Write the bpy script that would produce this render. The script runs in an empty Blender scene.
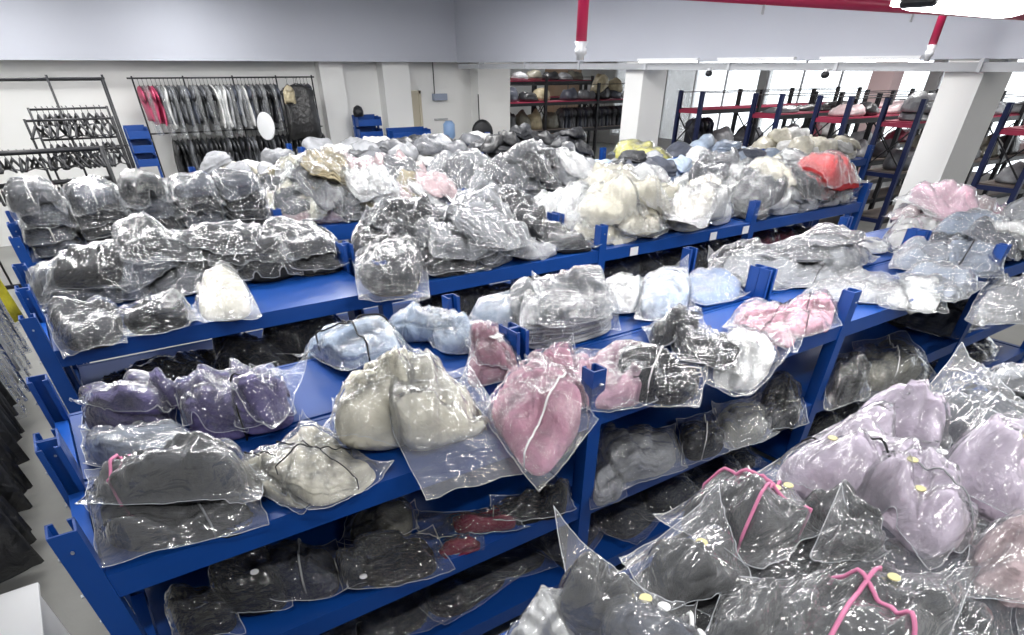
import bpy, math, random
import numpy as np
from mathutils import Vector, Matrix

# ---------------------------------------------------------------- camera, world, light
S = bpy.context.scene
COL = S.collection
PI = math.pi
T = 1.5                                   # height of the rack uprights
cam_d = bpy.data.cameras.new('camera')
cam = bpy.data.objects.new('camera', cam_d)
COL.objects.link(cam)
cam_d.sensor_fit = 'HORIZONTAL'
cam_d.sensor_width = 36.0
cam_d.lens = 569.86 / 1024 * 36.0         # ultra wide phone lens
cam_d.shift_y = (558.95 - 317.5) / 1024   # the photograph is the upper part of a taller frame
cam_d.clip_start = 0.03
cam_d.clip_end = 200
_ya, _pi, _ro = math.radians(55.0752), math.radians(40.8418), math.radians(0.0849)
_fh = Vector((math.cos(_ya), math.sin(_ya), 0))
_rt = Vector((math.sin(_ya), -math.cos(_ya), 0))
_fw = _fh * math.cos(_pi) - Vector((0, 0, 1)) * math.sin(_pi)
_up = _fh * math.sin(_pi) + Vector((0, 0, 1)) * math.cos(_pi)
_r2 = _rt * math.cos(_ro) + _up * math.sin(_ro)
_u2 = -_rt * math.sin(_ro) + _up * math.cos(_ro)
CAM = Vector((0.3184, -1.7832, T + 0.9921))
m = Matrix((_r2, _u2, -_fw)).transposed().to_4x4()
m.translation = CAM
cam.matrix_world = m
S.camera = cam

S.view_settings.view_transform = 'Standard'
S.view_settings.look = 'None'
S.view_settings.exposure = 0.0
S.view_settings.gamma = 1.0
S.view_settings.use_curve_mapping = False
S.cycles.transparent_max_bounces = 24
S.cycles.max_bounces = 6
S.cycles.diffuse_bounces = 3
S.cycles.glossy_bounces = 3
S.cycles.sample_clamp_indirect = 6

world = bpy.data.worlds.new('daylight')
S.world = world
world.use_nodes = True
bg = world.node_tree.nodes['Background']
bg.inputs[0].default_value = (0.95, 0.98, 1.0, 1)
bg.inputs[1].default_value = 3.0

LAMP_W = 37.0
LAMPS = [(3.84, -0.12, 2.66)]              # the fitting that hangs into view
for _x in (0.6, 3.6, 6.6):
    for _y in (1.7, 3.7, 5.7, 7.6, 9.3):
        LAMPS.append((_x, _y, 3.36))
LAMPS += [(_x, 11.3, 3.36) for _x in (-1.6, 0.6, 3.2)] + [(3.4, -1.7, 3.36)]  # added fill: a row brightening the back wall, one over the nearest row
LAMPS += [(0.4, -1.6, 3.22), (6.6, -0.6, 3.22), (2.6, -3.2, 3.22), (11, 1.5, 3.22), (11, 6.0, 3.22), (11, 10.5, 3.22),
          (13.6, 5.0, 3.22), (16.4, 6.2, 3.22), (15, 3.2, 3.22), (15, 8.0, 3.22), (12.5, 14.6, 3.22), (14.5, 17.6, 3.22)]  # first pair on this line: added fill for the tall racks and pillar
for _i, (_x, _y, _z) in enumerate(LAMPS):
    ld = bpy.data.lights.new('tube_or_fill_light', 'AREA')
    ld.shape = 'RECTANGLE'
    ld.size = 1.15
    ld.size_y = 0.12
    ld.energy = LAMP_W * (0.45 if _y > 11 and _x < 4 else 1.0)
    ld.color = (1.0, 0.985, 0.97)
    lo = bpy.data.objects.new('tube_or_fill_light', ld)
    COL.objects.link(lo)
    lo.location = (_x, _y, _z - 0.012)

# ---------------------------------------------------------------- materials
def rgb(r, g, b):
    f = lambda c: (c / 255 / 12.92) if c / 255 <= 0.04045 else ((c / 255 + 0.055) / 1.055) ** 2.4
    return (f(r), f(g), f(b), 1)

def mat(name, col, rough=0.6, metal=0.0, bump=0.0, bscale=8.0, var=0.0, vscale=3.0, coat=0.0, emit=None, estr=0.0, coords='Object', detail=3, bdist=0.02):
    mt = bpy.data.materials.new(name)
    mt.use_nodes = True
    nt = mt.node_tree
    p = nt.nodes['Principled BSDF']
    p.inputs['Base Color'].default_value = col
    p.inputs['Roughness'].default_value = rough
    p.inputs['Metallic'].default_value = metal
    p.inputs['Coat Weight'].default_value = coat
    p.inputs['Coat Roughness'].default_value = 0.14
    if emit:
        p.inputs['Emission Color'].default_value = emit
        p.inputs['Emission Strength'].default_value = estr
    if bump or var:
        tc = nt.nodes.new('ShaderNodeTexCoord')
    if var:
        n = nt.nodes.new('ShaderNodeTexNoise')
        n.inputs['Scale'].default_value = vscale
        n.inputs['Detail'].default_value = 4
        nt.links.new(tc.outputs[coords], n.inputs['Vector'])
        mr = nt.nodes.new('ShaderNodeMapRange')
        mr.inputs[1].default_value = 0.3
        mr.inputs[2].default_value = 0.7
        mr.inputs[3].default_value = 1 - var
        mr.inputs[4].default_value = 1 + var
        nt.links.new(n.outputs[0], mr.inputs[0])
        mx = nt.nodes.new('ShaderNodeVectorMath')
        mx.operation = 'SCALE'
        mx.inputs[0].default_value = col[:3]
        nt.links.new(mr.outputs[0], mx.inputs['Scale'])
        nt.links.new(mx.outputs[0], p.inputs['Base Color'])
    if bump:
        n = nt.nodes.new('ShaderNodeTexNoise')
        n.inputs['Scale'].default_value = bscale
        n.inputs['Detail'].default_value = detail
        n.inputs['Distortion'].default_value = 0.6
        nt.links.new(tc.outputs[coords], n.inputs['Vector'])
        b = nt.nodes.new('ShaderNodeBump')
        b.inputs['Strength'].default_value = bump
        b.inputs['Distance'].default_value = bdist
        nt.links.new(n.outputs[0], b.inputs['Height'])
        nt.links.new(b.outputs[0], p.inputs['Normal'])
        if coat:
            nt.links.new(b.outputs[0], p.inputs['Coat Normal'])
    return mt

def film_mat(name, milk, tint=(0.93, 0.95, 0.97), rough=0.085, big=10, fine=0.14, amp=0.9):
    """clear polythene: lets the garment show, a thin milky veil and a crumpled gloss"""
    mt = bpy.data.materials.new(name)
    mt.use_nodes = True
    nt = mt.node_tree
    nt.nodes.clear()
    N, L = nt.nodes.new, nt.links.new
    out = N('ShaderNodeOutputMaterial')
    tc = N('ShaderNodeTexCoord')
    mp = N('ShaderNodeMapping'); mp.inputs['Rotation'].default_value = (0.2, 0.1, 0.7); mp.inputs['Scale'].default_value = (0.45, 1.5, 1.0)
    L(tc.outputs['Object'], mp.inputs['Vector'])
    n1 = N('ShaderNodeTexNoise')
    n1.inputs['Scale'].default_value = big
    n1.inputs['Detail'].default_value = 3
    n1.inputs['Distortion'].default_value = 1.2
    L(mp.outputs[0], n1.inputs['Vector'])
    rd = N('ShaderNodeMath'); rd.operation = 'SUBTRACT'; rd.inputs[1].default_value = 0.5
    L(n1.outputs[0], rd.inputs[0])
    ab = N('ShaderNodeMath'); ab.operation = 'ABSOLUTE'
    L(rd.outputs[0], ab.inputs[0])
    n2 = N('ShaderNodeTexNoise')
    n2.inputs['Scale'].default_value = 34
    n2.inputs['Detail'].default_value = 2
    n2.inputs['Distortion'].default_value = 0.8
    L(mp.outputs[0], n2.inputs['Vector'])
    ad = N('ShaderNodeMath'); ad.operation = 'MULTIPLY_ADD'; ad.inputs[1].default_value = fine
    L(n2.outputs[0], ad.inputs[0]); L(ab.outputs[0], ad.inputs[2])
    bp = N('ShaderNodeBump')
    bp.inputs['Strength'].default_value = amp
    bp.inputs['Distance'].default_value = 0.05
    L(ad.outputs[0], bp.inputs['Height'])
    tr = N('ShaderNodeBsdfTransparent'); tr.inputs[0].default_value = (0.96, 0.97, 0.98, 1)
    df = N('ShaderNodeBsdfDiffuse'); df.inputs[0].default_value = (*tint, 1)
    tl = N('ShaderNodeBsdfTranslucent'); tl.inputs[0].default_value = (*tint, 1)
    L(bp.outputs[0], df.inputs['Normal'])
    dm = N('ShaderNodeMixShader'); dm.inputs[0].default_value = 0.3
    L(df.outputs[0], dm.inputs[1]); L(tl.outputs[0], dm.inputs[2])
    lw = N('ShaderNodeLayerWeight'); lw.inputs[0].default_value = 0.35
    mk = N('ShaderNodeMath'); mk.operation = 'MULTIPLY_ADD'
    mk.inputs[1].default_value = 0.17; mk.inputs[2].default_value = milk; mk.use_clamp = True
    L(lw.outputs['Facing'], mk.inputs[0])
    m1 = N('ShaderNodeMixShader')
    L(mk.outputs[0], m1.inputs[0]); L(tr.outputs[0], m1.inputs[1]); L(dm.outputs[0], m1.inputs[2])
    gl = N('ShaderNodeBsdfGlossy'); gl.inputs['Roughness'].default_value = rough
    gl.inputs[0].default_value = (1, 1, 1, 1)
    L(bp.outputs[0], gl.inputs['Normal'])
    fr = N('ShaderNodeFresnel'); fr.inputs[0].default_value = 1.5
    fm = N('ShaderNodeMath'); fm.operation = 'MULTIPLY_ADD'; fm.inputs[1].default_value = 1.9; fm.inputs[2].default_value = -0.02
    fm.use_clamp = True
    L(fr.outputs[0], fm.inputs[0])
    m2 = N('ShaderNodeMixShader')
    L(fm.outputs[0], m2.inputs[0]); L(m1.outputs[0], m2.inputs[1]); L(gl.outputs[0], m2.inputs[2])
    L(m2.outputs[0], out.inputs[0])
    return mt

M = {
    'blue': mat('blue_paint', rgb(10, 66, 142), 0.42, var=0.06, coat=0.12),
    'blue_end': mat('lighter_blue_paint', rgb(26, 92, 190), 0.35),
    'navy': mat('dark_blue_paint', rgb(22, 36, 84), 0.45),
    'black': mat('black_metal', rgb(26, 27, 32), 0.45),
    'red': mat('red_board', rgb(176, 52, 84), 0.6),
    'redpipe': mat('red_pipe_paint', rgb(168, 30, 72), 0.35),
    'bolt': mat('zinc', rgb(205, 210, 215), 0.3, 0.8),
    'wall': mat('white_wall_paint', rgb(234, 234, 232), 0.85, var=0.03, vscale=0.6),
    'beam': mat('grey_white_beam_paint', rgb(188, 191, 201), 0.8, var=0.02, vscale=0.5),
    'ceil': mat('ceiling_paint', rgb(200, 202, 208), 0.9),
    'column': mat('column_paint', rgb(234, 234, 232), 0.8, var=0.02, vscale=1.0),
    'floor': mat('concrete_floor', rgb(150, 150, 146), 0.55, var=0.12, vscale=1.6, bump=0.1, bscale=20),
    'door': mat('beige_door', rgb(196, 188, 168), 0.6),
    'white': mat('white_plastic', rgb(232, 233, 235), 0.5),
    'steel': mat('galvanised_pipe', rgb(190, 192, 196), 0.4, 0.3),
    'tube': mat('lit_tube', rgb(255, 255, 255), 0.5, emit=(1, 1, 0.98, 1), estr=9.0),
    'tube2': mat('lit_slim_tube', rgb(255, 255, 255), 0.5, emit=(1, 1, 0.98, 1), estr=3.0),
    'trunk': mat('grey_trunking', rgb(168, 170, 174), 0.6),
    'concrete2': mat('pinkish_pillar', rgb(232, 208, 208), 0.8),
    'cardboard': mat('cardboard', rgb(158, 134, 112), 0.8, var=0.1),
    'card2': mat('grey_board', rgb(120, 110, 104), 0.8),
}
FAB = {
    'dark': rgb(25, 26, 30), 'navy': rgb(34, 38, 56), 'black': rgb(13, 13, 15), 'char': rgb(40, 42, 47), 'slate': rgb(72, 77, 90),
    'grey': rgb(100, 102, 107), 'lgrey': rgb(150, 152, 156), 'white': rgb(222, 222, 221), 'cream': rgb(222, 217, 200),
    'lblue': rgb(176, 192, 212), 'blue': rgb(120, 152, 196), 'bgrey': rgb(142, 154, 172), 'purple': rgb(104, 96, 142), 'pink': rgb(206, 152, 172),
    'mauve': rgb(176, 130, 146), 'lilac': rgb(226, 212, 228), 'rose': rgb(228, 184, 202), 'red': rgb(214, 62, 66), 'yellow': rgb(222, 216, 128),
    'olive': rgb(104, 102, 90), 'maroon': rgb(120, 34, 56), 'brown': rgb(120, 96, 92), 'ygreen': rgb(206, 196, 40), 'palepink': rgb(206, 182, 184),
    'hotpink': rgb(186, 62, 100), 'tan': rgb(176, 164, 134),
}
GM = {k: mat('cloth_' + k, v, 0.85, bump=1.0, bscale=7, var=0.10, vscale=8, detail=5, bdist=0.05) for k, v in FAB.items()}
PM = {k: mat('wrapped_cloth_' + k, v, 0.6, bump=1.0, bscale=13, var=0.3, vscale=7, coat=0.7, detail=4) for k, v in FAB.items()}
FM = {'clear': film_mat('clear_polythene', 0.02), 'mid': film_mat('polythene', 0.045), 'milky': film_mat('milky_polythene', 0.2),
      'frost': film_mat('frosted_polythene', 0.13, rough=0.14, big=6, fine=0.05, amp=0.8),
      'veil': film_mat('cloudy_polythene', 0.36)}
STRAP = {'black': mat('black_band', rgb(24, 24, 30), 0.5), 'white': mat('white_band', rgb(225, 225, 225), 0.5),
         'pink': mat('pink_band', rgb(216, 128, 166), 0.6), 'grey': mat('grey_band', rgb(140, 142, 146), 0.5)}

# ---------------------------------------------------------------- helpers
def tag(o, label=None, cat=None, group=None, kind=None):
    if label: o['label'] = label
    if cat: o['category'] = cat
    if group: o['group'] = group
    if kind: o['kind'] = kind
    return o

def empty(name, loc, label, cat, group=None):
    o = bpy.data.objects.new(name, None)
    COL.objects.link(o)
    o.location = loc
    o.empty_display_size = 0.05
    return tag(o, label, cat, group)

def wl(o):
    v = Vector((0, 0, 0))
    while o is not None:
        v += o.location
        o = o.parent
    return v

class MB:
    """collects boxes, bars and tubes in world coordinates, links them as ONE mesh object"""
    def __init__(s):
        s.v, s.f = [], []
    def box(s, x0, x1, y0, y1, z0, z1):
        b = len(s.v)
        s.v += [(x, y, z) for x in (x0, x1) for y in (y0, y1) for z in (z0, z1)]
        s.f += [[b + i for i in q] for q in ((0, 1, 3, 2), (4, 6, 7, 5), (0, 4, 5, 1), (2, 3, 7, 6), (0, 2, 6, 4), (1, 5, 7, 3))]
        return s
    def obox(s, c, ax, ay, az):
        """oriented box: centre and three half-axis vectors"""
        c, ax, ay, az = Vector(c), Vector(ax), Vector(ay), Vector(az)
        b = len(s.v)
        s.v += [tuple(c + ax * i + ay * j + az * k) for i in (-1, 1) for j in (-1, 1) for k in (-1, 1)]
        s.f += [[b + i for i in q] for q in ((0, 1, 3, 2), (4, 6, 7, 5), (0, 4, 5, 1), (2, 3, 7, 6), (0, 2, 6, 4), (1, 5, 7, 3))]
        return s
    def bar(s, p, q, w, h=None):
        p, q = Vector(p), Vector(q)
        d = (q - p)
        L = d.length
        d.normalize()
        a = d.cross(Vector((0, 0, 1)))
        if a.length < 1e-3: a = Vector((1, 0, 0))
        a.normalize()
        b = d.cross(a)
        return s.obox((p + q) / 2, d * L / 2, a * w / 2, b * (h or w) / 2)
    def tube(s, pts, r, n=8, closed=False, rr=None):
        P = [Vector(p) for p in pts]
        b = len(s.v)
        K = len(P)
        prev = None
        for i, p in enumerate(P):
            if closed: d = P[(i + 1) % K] - P[i - 1]
            else: d = P[min(i + 1, K - 1)] - P[max(i - 1, 0)]
            if d.length < 1e-9: d = Vector((0, 0, 1))
            d.normalize()
            a = (prev - d * prev.dot(d)) if prev is not None else d.orthogonal()
            if a.length < 1e-5: a = d.orthogonal()
            a.normalize()
            prev = a
            c = d.cross(a)
            ri = rr[i] if rr else r
            for k in range(n):
                t = 2 * PI * k / n
                s.v.append(tuple(p + a * math.cos(t) * ri + c * math.sin(t) * ri))
        for i in range(K if closed else K - 1):
            j = (i + 1) % K
            for k in range(n):
                s.f.append([b + i * n + k, b + i * n + (k + 1) % n, b + j * n + (k + 1) % n, b + j * n + k])
        if not closed:
            s.f.append([b + k for k in range(n)][::-1])
            s.f.append([b + (K - 1) * n + k for k in range(n)])
        return s
    def grid(s, P, wrap=False):
        """P: (n,m,3) array"""
        n, m_ = P.shape[:2]
        b = len(s.v)
        s.v += [tuple(x) for x in P.reshape(-1, 3).tolist()]
        for i in range(n - 1):
            for j in range(m_ if wrap else m_ - 1):
                j2 = (j + 1) % m_
                s.f.append([b + i * m_ + j, b + i * m_ + j2, b + (i + 1) * m_ + j2, b + (i + 1) * m_ + j])
        return s
    def build(s, name, material, parent=None, smooth=False, origin=None, bevel=0):
        o0 = Vector(origin) if origin is not None else (wl(parent) if parent is not None else Vector((0, 0, 0)))
        me = bpy.data.meshes.new(name)
        me.from_pydata([(x - o0.x, y - o0.y, z - o0.z) for x, y, z in s.v], [], s.f)
        me.materials.append(material)
        if smooth:
            me.polygons.foreach_set('use_smooth', [True] * len(me.polygons))
        me.update()
        o = bpy.data.objects.new(name, me)
        COL.objects.link(o)
        if parent is not None:
            o.parent = parent
            o.location = o0 - wl(parent)
        else:
            o.location = o0
        if bevel:
            bm_ = o.modifiers.new('bevel', 'BEVEL'); bm_.width = bevel; bm_.segments = 2; bm_.limit_method = 'ANGLE'
        return o
M['seam'] = mat('welded_seam', rgb(205, 210, 216), 0.4)
M['paleyellow'] = mat('pale_yellow_sticker', rgb(214, 206, 150), 0.6)
# ---------------------------------------------------------------- the room
def struct(name, mb, material, **k):
    return tag(mb.build(name, material, **k), kind='structure')

CEIL = 3.56
struct('floor', MB().box(-4, 24, -5, 22, -0.1, 0), M['floor'])
struct('ceiling', MB().box(-4, 24, -5, 22, CEIL, CEIL + 0.1), M['ceil'])
WY = 13.0
b = MB().box(-4, 7.1, WY, WY + 0.2, 0, CEIL)                        # back wall with the garment rails
struct('wall_back', b, M['wall'])
struct('wall_alcove', MB().box(7.7, 9.45, WY, WY + 0.2, 0, CEIL), M['wall'])
struct('wall_left', MB().box(-4.2, -4, -5, WY, 0, CEIL), M['wall'])
struct('wall_front', MB().box(-4, 24, -5.2, -5, 0, CEIL), M['wall'])
struct('wall_far', MB().box(10.3, 24, 21.5, 21.7, 0, CEIL), M['wall'])
struct('wall_partition', MB().box(9.6, 9.8, WY + 0.5, 21.5, 0, CEIL), M['wall'])
# pillars against the back wall
for i, (x0, x1, d) in enumerate(((5.76, 6.25, 0.45), (7.1, 7.72, 0.6), (9.43, 10.32, 0.7))):
    struct('trim_%d' % (i + 1), MB().box(x0, x1, WY - d * 0.5, WY + 0.5, 0, CEIL), M['wall'])
# free-standing columns
struct('trim_4', MB().box(8.8, 9.47, 1.8, 2.19, 0, CEIL), M['column'])
struct('trim_5', MB().box(8.8, 9.33, 6.75, 7.15, 0, CEIL), M['column'])
# beams under the ceiling
struct('trim_6', MB().box(-4, 9.4, WY - 0.55, WY - 0.1, T + 1.06, CEIL), M['beam'])
struct('trim_7', MB().box(8.77, 9.42, -5, WY - 0.55, T + 1.055, CEIL), M['beam'])
# window wall
WX = 21.0
wf = MB()
pil = [-5, -4.0, 3.0, 3.3, 8.0, 8.3, 13.4, 13.7, 20.6, 21.5]
wf.box(WX, WX + 0.3, -5, 21.5, 0, 0.3)
wf.box(WX, WX + 0.3, -5, 21.5, 3.25, CEIL)
for a, c in zip(pil[::2], pil[1::2]):
    wf.box(WX, WX + 0.3, a, c, 0.3, 3.25)
struct('wall_right', wf, M['wall'])
glass = film_mat('window_glass', 0.0, rough=0.05)
for i, (a, c) in enumerate(zip(pil[1::2], pil[2::2])):
    w = struct('window_%d' % (i + 1), MB().box(WX + 0.1, WX + 0.115, a, c, 0.3, 3.25), glass)
    fr = MB()
    k = max(2, round((c - a) / 1.4))
    for q in range(k + 1):
        y = a + (c - a) * q / k
        fr.box(WX + 0.07, WX + 0.13, y - 0.025, y + 0.025, 0.3, 3.25)
    fr.box(WX + 0.07, WX + 0.13, a, c, 0.3, 0.36)
    fr.box(WX + 0.07, WX + 0.13, a, c, 3.19, 3.25)
    fr.build('window_frame', M['white'], w)
struct('trim_8', MB().box(18.0, 18.45, 7.65, 8.2, 0, CEIL), M['concrete2'])
# door in the alcove
d = struct('door_1', MB().box(7.74, 8.02, WY - 0.05, WY - 0.01, 0, T + 0.53), M['door'])
MB().box(8.02, 8.08, WY - 0.07, WY, 0, T + 0.58).box(7.72, 8.08, WY - 0.07, WY, T + 0.53, T + 0.58).build('door_frame', M['door'], d)
MB().box(7.80, 7.84, WY - 0.07, WY - 0.05, 1.0, 1.14).build('door_handle', M['steel'], d)

# services on the ceiling and beams
p = empty('sprinkler_pipe', (3.9, 1.48, T + 1.3), 'red horizontal pipe running across the top right under the ceiling', 'pipe')
MB().tube([(3.3, 1.62, T + 1.33), (9.6, 1.06, T + 1.33)], 0.036, 12).build('pipe_run', M['redpipe'], p, True)
for x in (4.6, 6.2):
    MB().tube([(x, 1.62 - 0.0889 * (x - 3.3) , T + 1.25), (x, 1.62 - 0.0889 * (x - 3.3), CEIL)], 0.012, 6).build('hanger_rod', M['steel'], p)
for (x, y, rad, lab, tip) in ((4.35, 3.02, 0.045, 'red vertical drop pipe with white sprinkler fitting, left of the others', True),
                              (7.45, 1.76, 0.035, 'red thin drop pipe just left of the square column top', False),
                              (9.15, 1.78, 0.022, 'thin dark red drop pipe at the far right by the column', False)):
    q = empty('drop_pipe', (x, y, T + 1.0), lab, 'pipe')
    MB().tube([(x, y, T + 1.14), (x, y, CEIL)], rad, 10).build('pipe_run', M['redpipe'], q, True)
    MB().tube([(x, y, T + 1.03), (x, y, T + 1.06), (x, y, T + 1.07), (x, y, T + 1.10), (x, y, T + 1.11), (x, y, T + 1.145)], 0.04, 10,
              rr=[rad * .7, rad * .7, rad * 1.1, rad * 1.1, rad * .8, rad * 1.25]).build('fitting', M['steel'], q, True)
t = empty('cable_trunking', (8.7, 4, T + 0.97), 'pale cable trunking running along the lower edge of the ceiling beam', 'trunking')
MB().box(8.70, 8.79, -1.0, 12.3, T + 0.955, T + 1.03).build('trunking_box', M['trunk'], t)
for y in np.arange(0.2, 12, 1.6):
    MB().box(8.68, 8.80, y, y + 0.04, T + 0.95, T + 1.06).build('bracket', M['steel'], t)
for k, y in enumerate((2.4, 3.95, 5.5)):
    q = empty('tube_light_fitting', (8.6, y, T + 1.05), ('lit slim fluorescent tube on the beam next to the square column', 'lit slim fluorescent tube in the middle of the beam edge above tall racks', 'lit slim fluorescent tube on the beam nearest the centre column')[k], 'light')
    MB().box(8.58, 8.64, y, y + 1.2, T + 1.06, T + 1.085).build('lamp_body', M['white'], q)
    MB().box(8.64, 8.77, y + .2, y + .24, T + 1.062, T + 1.08).box(8.64, 8.77, y + .96, y + 1.0, T + 1.062, T + 1.08).build('bracket', M['white'], q)
    MB().tube([(8.61, y + 0.02, T + 1.045), (8.61, y + 1.18, T + 1.045)], 0.010, 8).build('lamp_tube', M['tube2'], q, True)
for k, y in enumerate((3.5, 5.3)):
    q = empty('security_camera', (8.62, y, T + 0.95), ('small dark dome camera under the beam trunking, nearer the square column', 'small dark dome camera under the beam trunking, farther from the square column')[k], 'camera')
    MB().tube([(8.64, y, T + 0.95), (8.64, y, T + 0.93), (8.64, y, T + 0.90), (8.64, y, T + 0.885)], 0.05, 10, rr=[0.03, 0.05, 0.045, 0.02]).build('dome', M['black'], q, True)
    MB().box(8.62, 8.70, y - 0.02, y + 0.02, T + 0.95, T + 0.975).build('mount', M['white'], q)

def lamp(loc, label, group=None, name='ceiling_light', L=1.2):
    x, y, z = loc
    q = empty(name, (x, y, z), label, 'light', group)
    # ribbed reflector, curved cross-section along X
    P = []
    for i in range(25):
        xx = x - L / 2 + L * i / 24
        w = 0.0 if i % 2 == 0 else 0.006
        P.append([(xx, y + (0.115 + w) * math.sin(a), z + 0.04 + (0.10 + w) * math.cos(a)) for a in np.linspace(-PI / 2 - .2, PI / 2 + .2, 12)])
    MB().grid(np.array(P)).build('reflector', M['tube'], q, True)
    P = []
    for i in range(49):
        xx = x - L / 2 + 0.02 + (L - 0.04) * i / 48
        w = 0.004 * (i % 2)
        P.append([(xx, y + 0.11 * math.sin(a), z + 0.035 - (0.03 + w) * math.cos(a)) for a in np.linspace(-PI / 2, PI / 2, 9)])
    MB().grid(np.array(P)).build('diffuser', M['tube'], q, True)
    for s in (-1, 1):
        MB().box(x + s * (L / 2) - 0.015, x + s * (L / 2) + 0.015, y - 0.075, y + 0.075, z + 0.01, z + 0.12).build('end_cap', M['black' if s < 0 else 'white'], q, bevel=0.02)
    MB().tube([(x - .4, y, z + 0.14), (x - .4, y, CEIL)], 0.006, 6).tube([(x + .4, y, z + 0.14), (x + .4, y, CEIL)], 0.006, 6).build('hanger', M['steel'], q)
for i, l in enumerate(LAMPS):
    if i == 0: lamp(l, 'long lit lamp with a ribbed white cover and black end, top right corner', L=.8)
    elif 0 < l[1] < 12 and l[0] < 9: lamp(l, 'long lit ceiling lamp high above the %s row of racks, %s' % ({1: 'first', 3: 'second', 5: 'third', 7: 'fourth', 9: 'fifth', 11: 'back wall, added fill behind the fifth'}[int(l[1])], {-1: 'far left', 0: 'left end', 3: 'middle', 6: 'right end'}[int(l[0])]), 'ceiling lamps above the racks')  # those by the back wall are fittings for the added fill lamps

# ---------------------------------------------------------------- racks
def upright(parent, x, y, top, w, d, sx, sy, mt, z0=0.0, bolts=True):
    """C-section upright: web facing outwards, two flanges; (sx, sy) the way its open side looks"""
    t = 0.007
    b = MB()
    b.box(x - w / 2, x + w / 2, y - sy * d / 2 - (t if sy > 0 else 0), y - sy * d / 2 + (0 if sy > 0 else t), z0, top)
    b.box(x - w / 2, x - w / 2 + t, y - d / 2, y + d / 2, z0, top)
    b.box(x + w / 2 - t, x + w / 2, y - d / 2, y + d / 2, z0, top)
    b.box(x - w / 2, x - w / 2 + 0.02, y + sy * d / 2 - 0.004, y + sy * d / 2 + 0.004, z0, top)
    b.box(x + w / 2 - 0.02, x + w / 2, y + sy * d / 2 - 0.004, y + sy * d / 2 + 0.004, z0, top)
    u = b.build('upright', mt, parent)
    MB().box(x - w / 2 - .01, x + w / 2 + .01, y - d / 2 - .01, y + d / 2 + .01, z0, z0 + 0.008).build('foot_plate', mt, u)
    return u

def bolts(parent, pts, nrm, r=0.006):
    b = MB()
    n = Vector(nrm)
    for p in pts:
        b.tube([Vector(p), Vector(p) + n * 0.006], r, 6)
    b.build('bolts', M['bolt'], parent)

SHELF = [T - 0.185, T - 0.70, T - 1.20]
SH2 = [T - 0.185, T - 0.70, T - 1.20]
def rack(name, label, group, X0, nb, y0, y1, levels, bay=2.0, top=T, mt='blue', end_bolts=False, w=0.075):
    r = empty(name, (X0, y0, 0), label, 'rack', group)
    P = {}
    for i in range(nb + 1):
        for j, y in enumerate((y0, y1)):
            u = upright(r, X0 + i * bay, y, top, w, w * 0.9, 0, 1 if j == 0 else -1, M[mt])
            if (i == 0 and end_bolts):
                bolts(u, [(X0 - w / 2 - .005, y + dy * w * .3, top - 0.1 - 0.13 * k) for k in range(9) for dy in ((-1, 1) if k % 2 else (0,))], (-1, 0, 0))
            if end_bolts or y == y0:
                bolts(u, [(X0 + i * bay, y0 - w * .45 - 0.012, top - 0.06)] if y == y0 else [(X0 + i * bay, y1 + w * .45 + .006, top - 0.06)], (0, -1 if y == y0 else 1, 0), 0.005)
    e = w / 2
    for k, z in enumerate(levels):
        for i in range(nb):
            a, c = X0 + i * bay + e, X0 + (i + 1) * bay - e
            for s, y in ((-1, y0), (1, y1)):
                yy = y + s * e * .55
                MB().box(a, c, yy - 0.011, yy + 0.011, z - 0.088, z + 0.002).box(a, c, yy - 0.011 - s * 0.012, yy + 0.011 - s * 0.012, z - 0.088, z - 0.08).build('beam', M[mt], r)
            MB().box(a - .0, c + .0, y0 - e * .2, y1 + e * .2, z - 0.012, z).build('shelf_panel', M[mt], r)
        for i in (0, nb):
            x = X0 + i * bay
            MB().box(x - 0.02, x + 0.03, y0 + e, y1 - e, z - 0.05, z + 0.004).build('side_beam', M['blue_end' if i == 0 and mt == 'blue' else mt], r)
    return r

ROWY = {0: -2.18, 1: 0.0, 2: 2.2, 3: 4.43, 4: 6.66, 5: 8.86}
ORD = {0: 'nearest row at bottom right', 1: 'first full row', 2: 'second full row', 3: 'third row', 4: 'fourth row', 5: 'fifth row'}
for q, y in ROWY.items():
    X0, nb = {0: (0, 2), 1: (0, 4), 2: (0, 4), 3: (0, 6), 4: (2, 3), 5: (4, 2)}[q]
    for h in (0, 1):
        lab = 'blue metal rack, %s side of the %s of bagged clothes' % (('front', 'rear')[h], ORD[q])
        rack('storage_rack', lab, None, X0, nb, y + h * 0.655, y + 0.57 + h * 0.67, SHELF[:3] if q < 3 else SHELF[:2], end_bolts=q in (1, 2), top=T if q else T - 0.17)
        if q == 2 and h == 0:
            rk = [o for o in COL.objects if o.name.startswith('storage_rack')][-1]
            for tx in (4.32, 5.36, 5.84):
                MB().box(tx, tx + .09, y - .052, y - .047, T - .265, T - .20).build('shelf_label', M['white'], rk)
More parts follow.
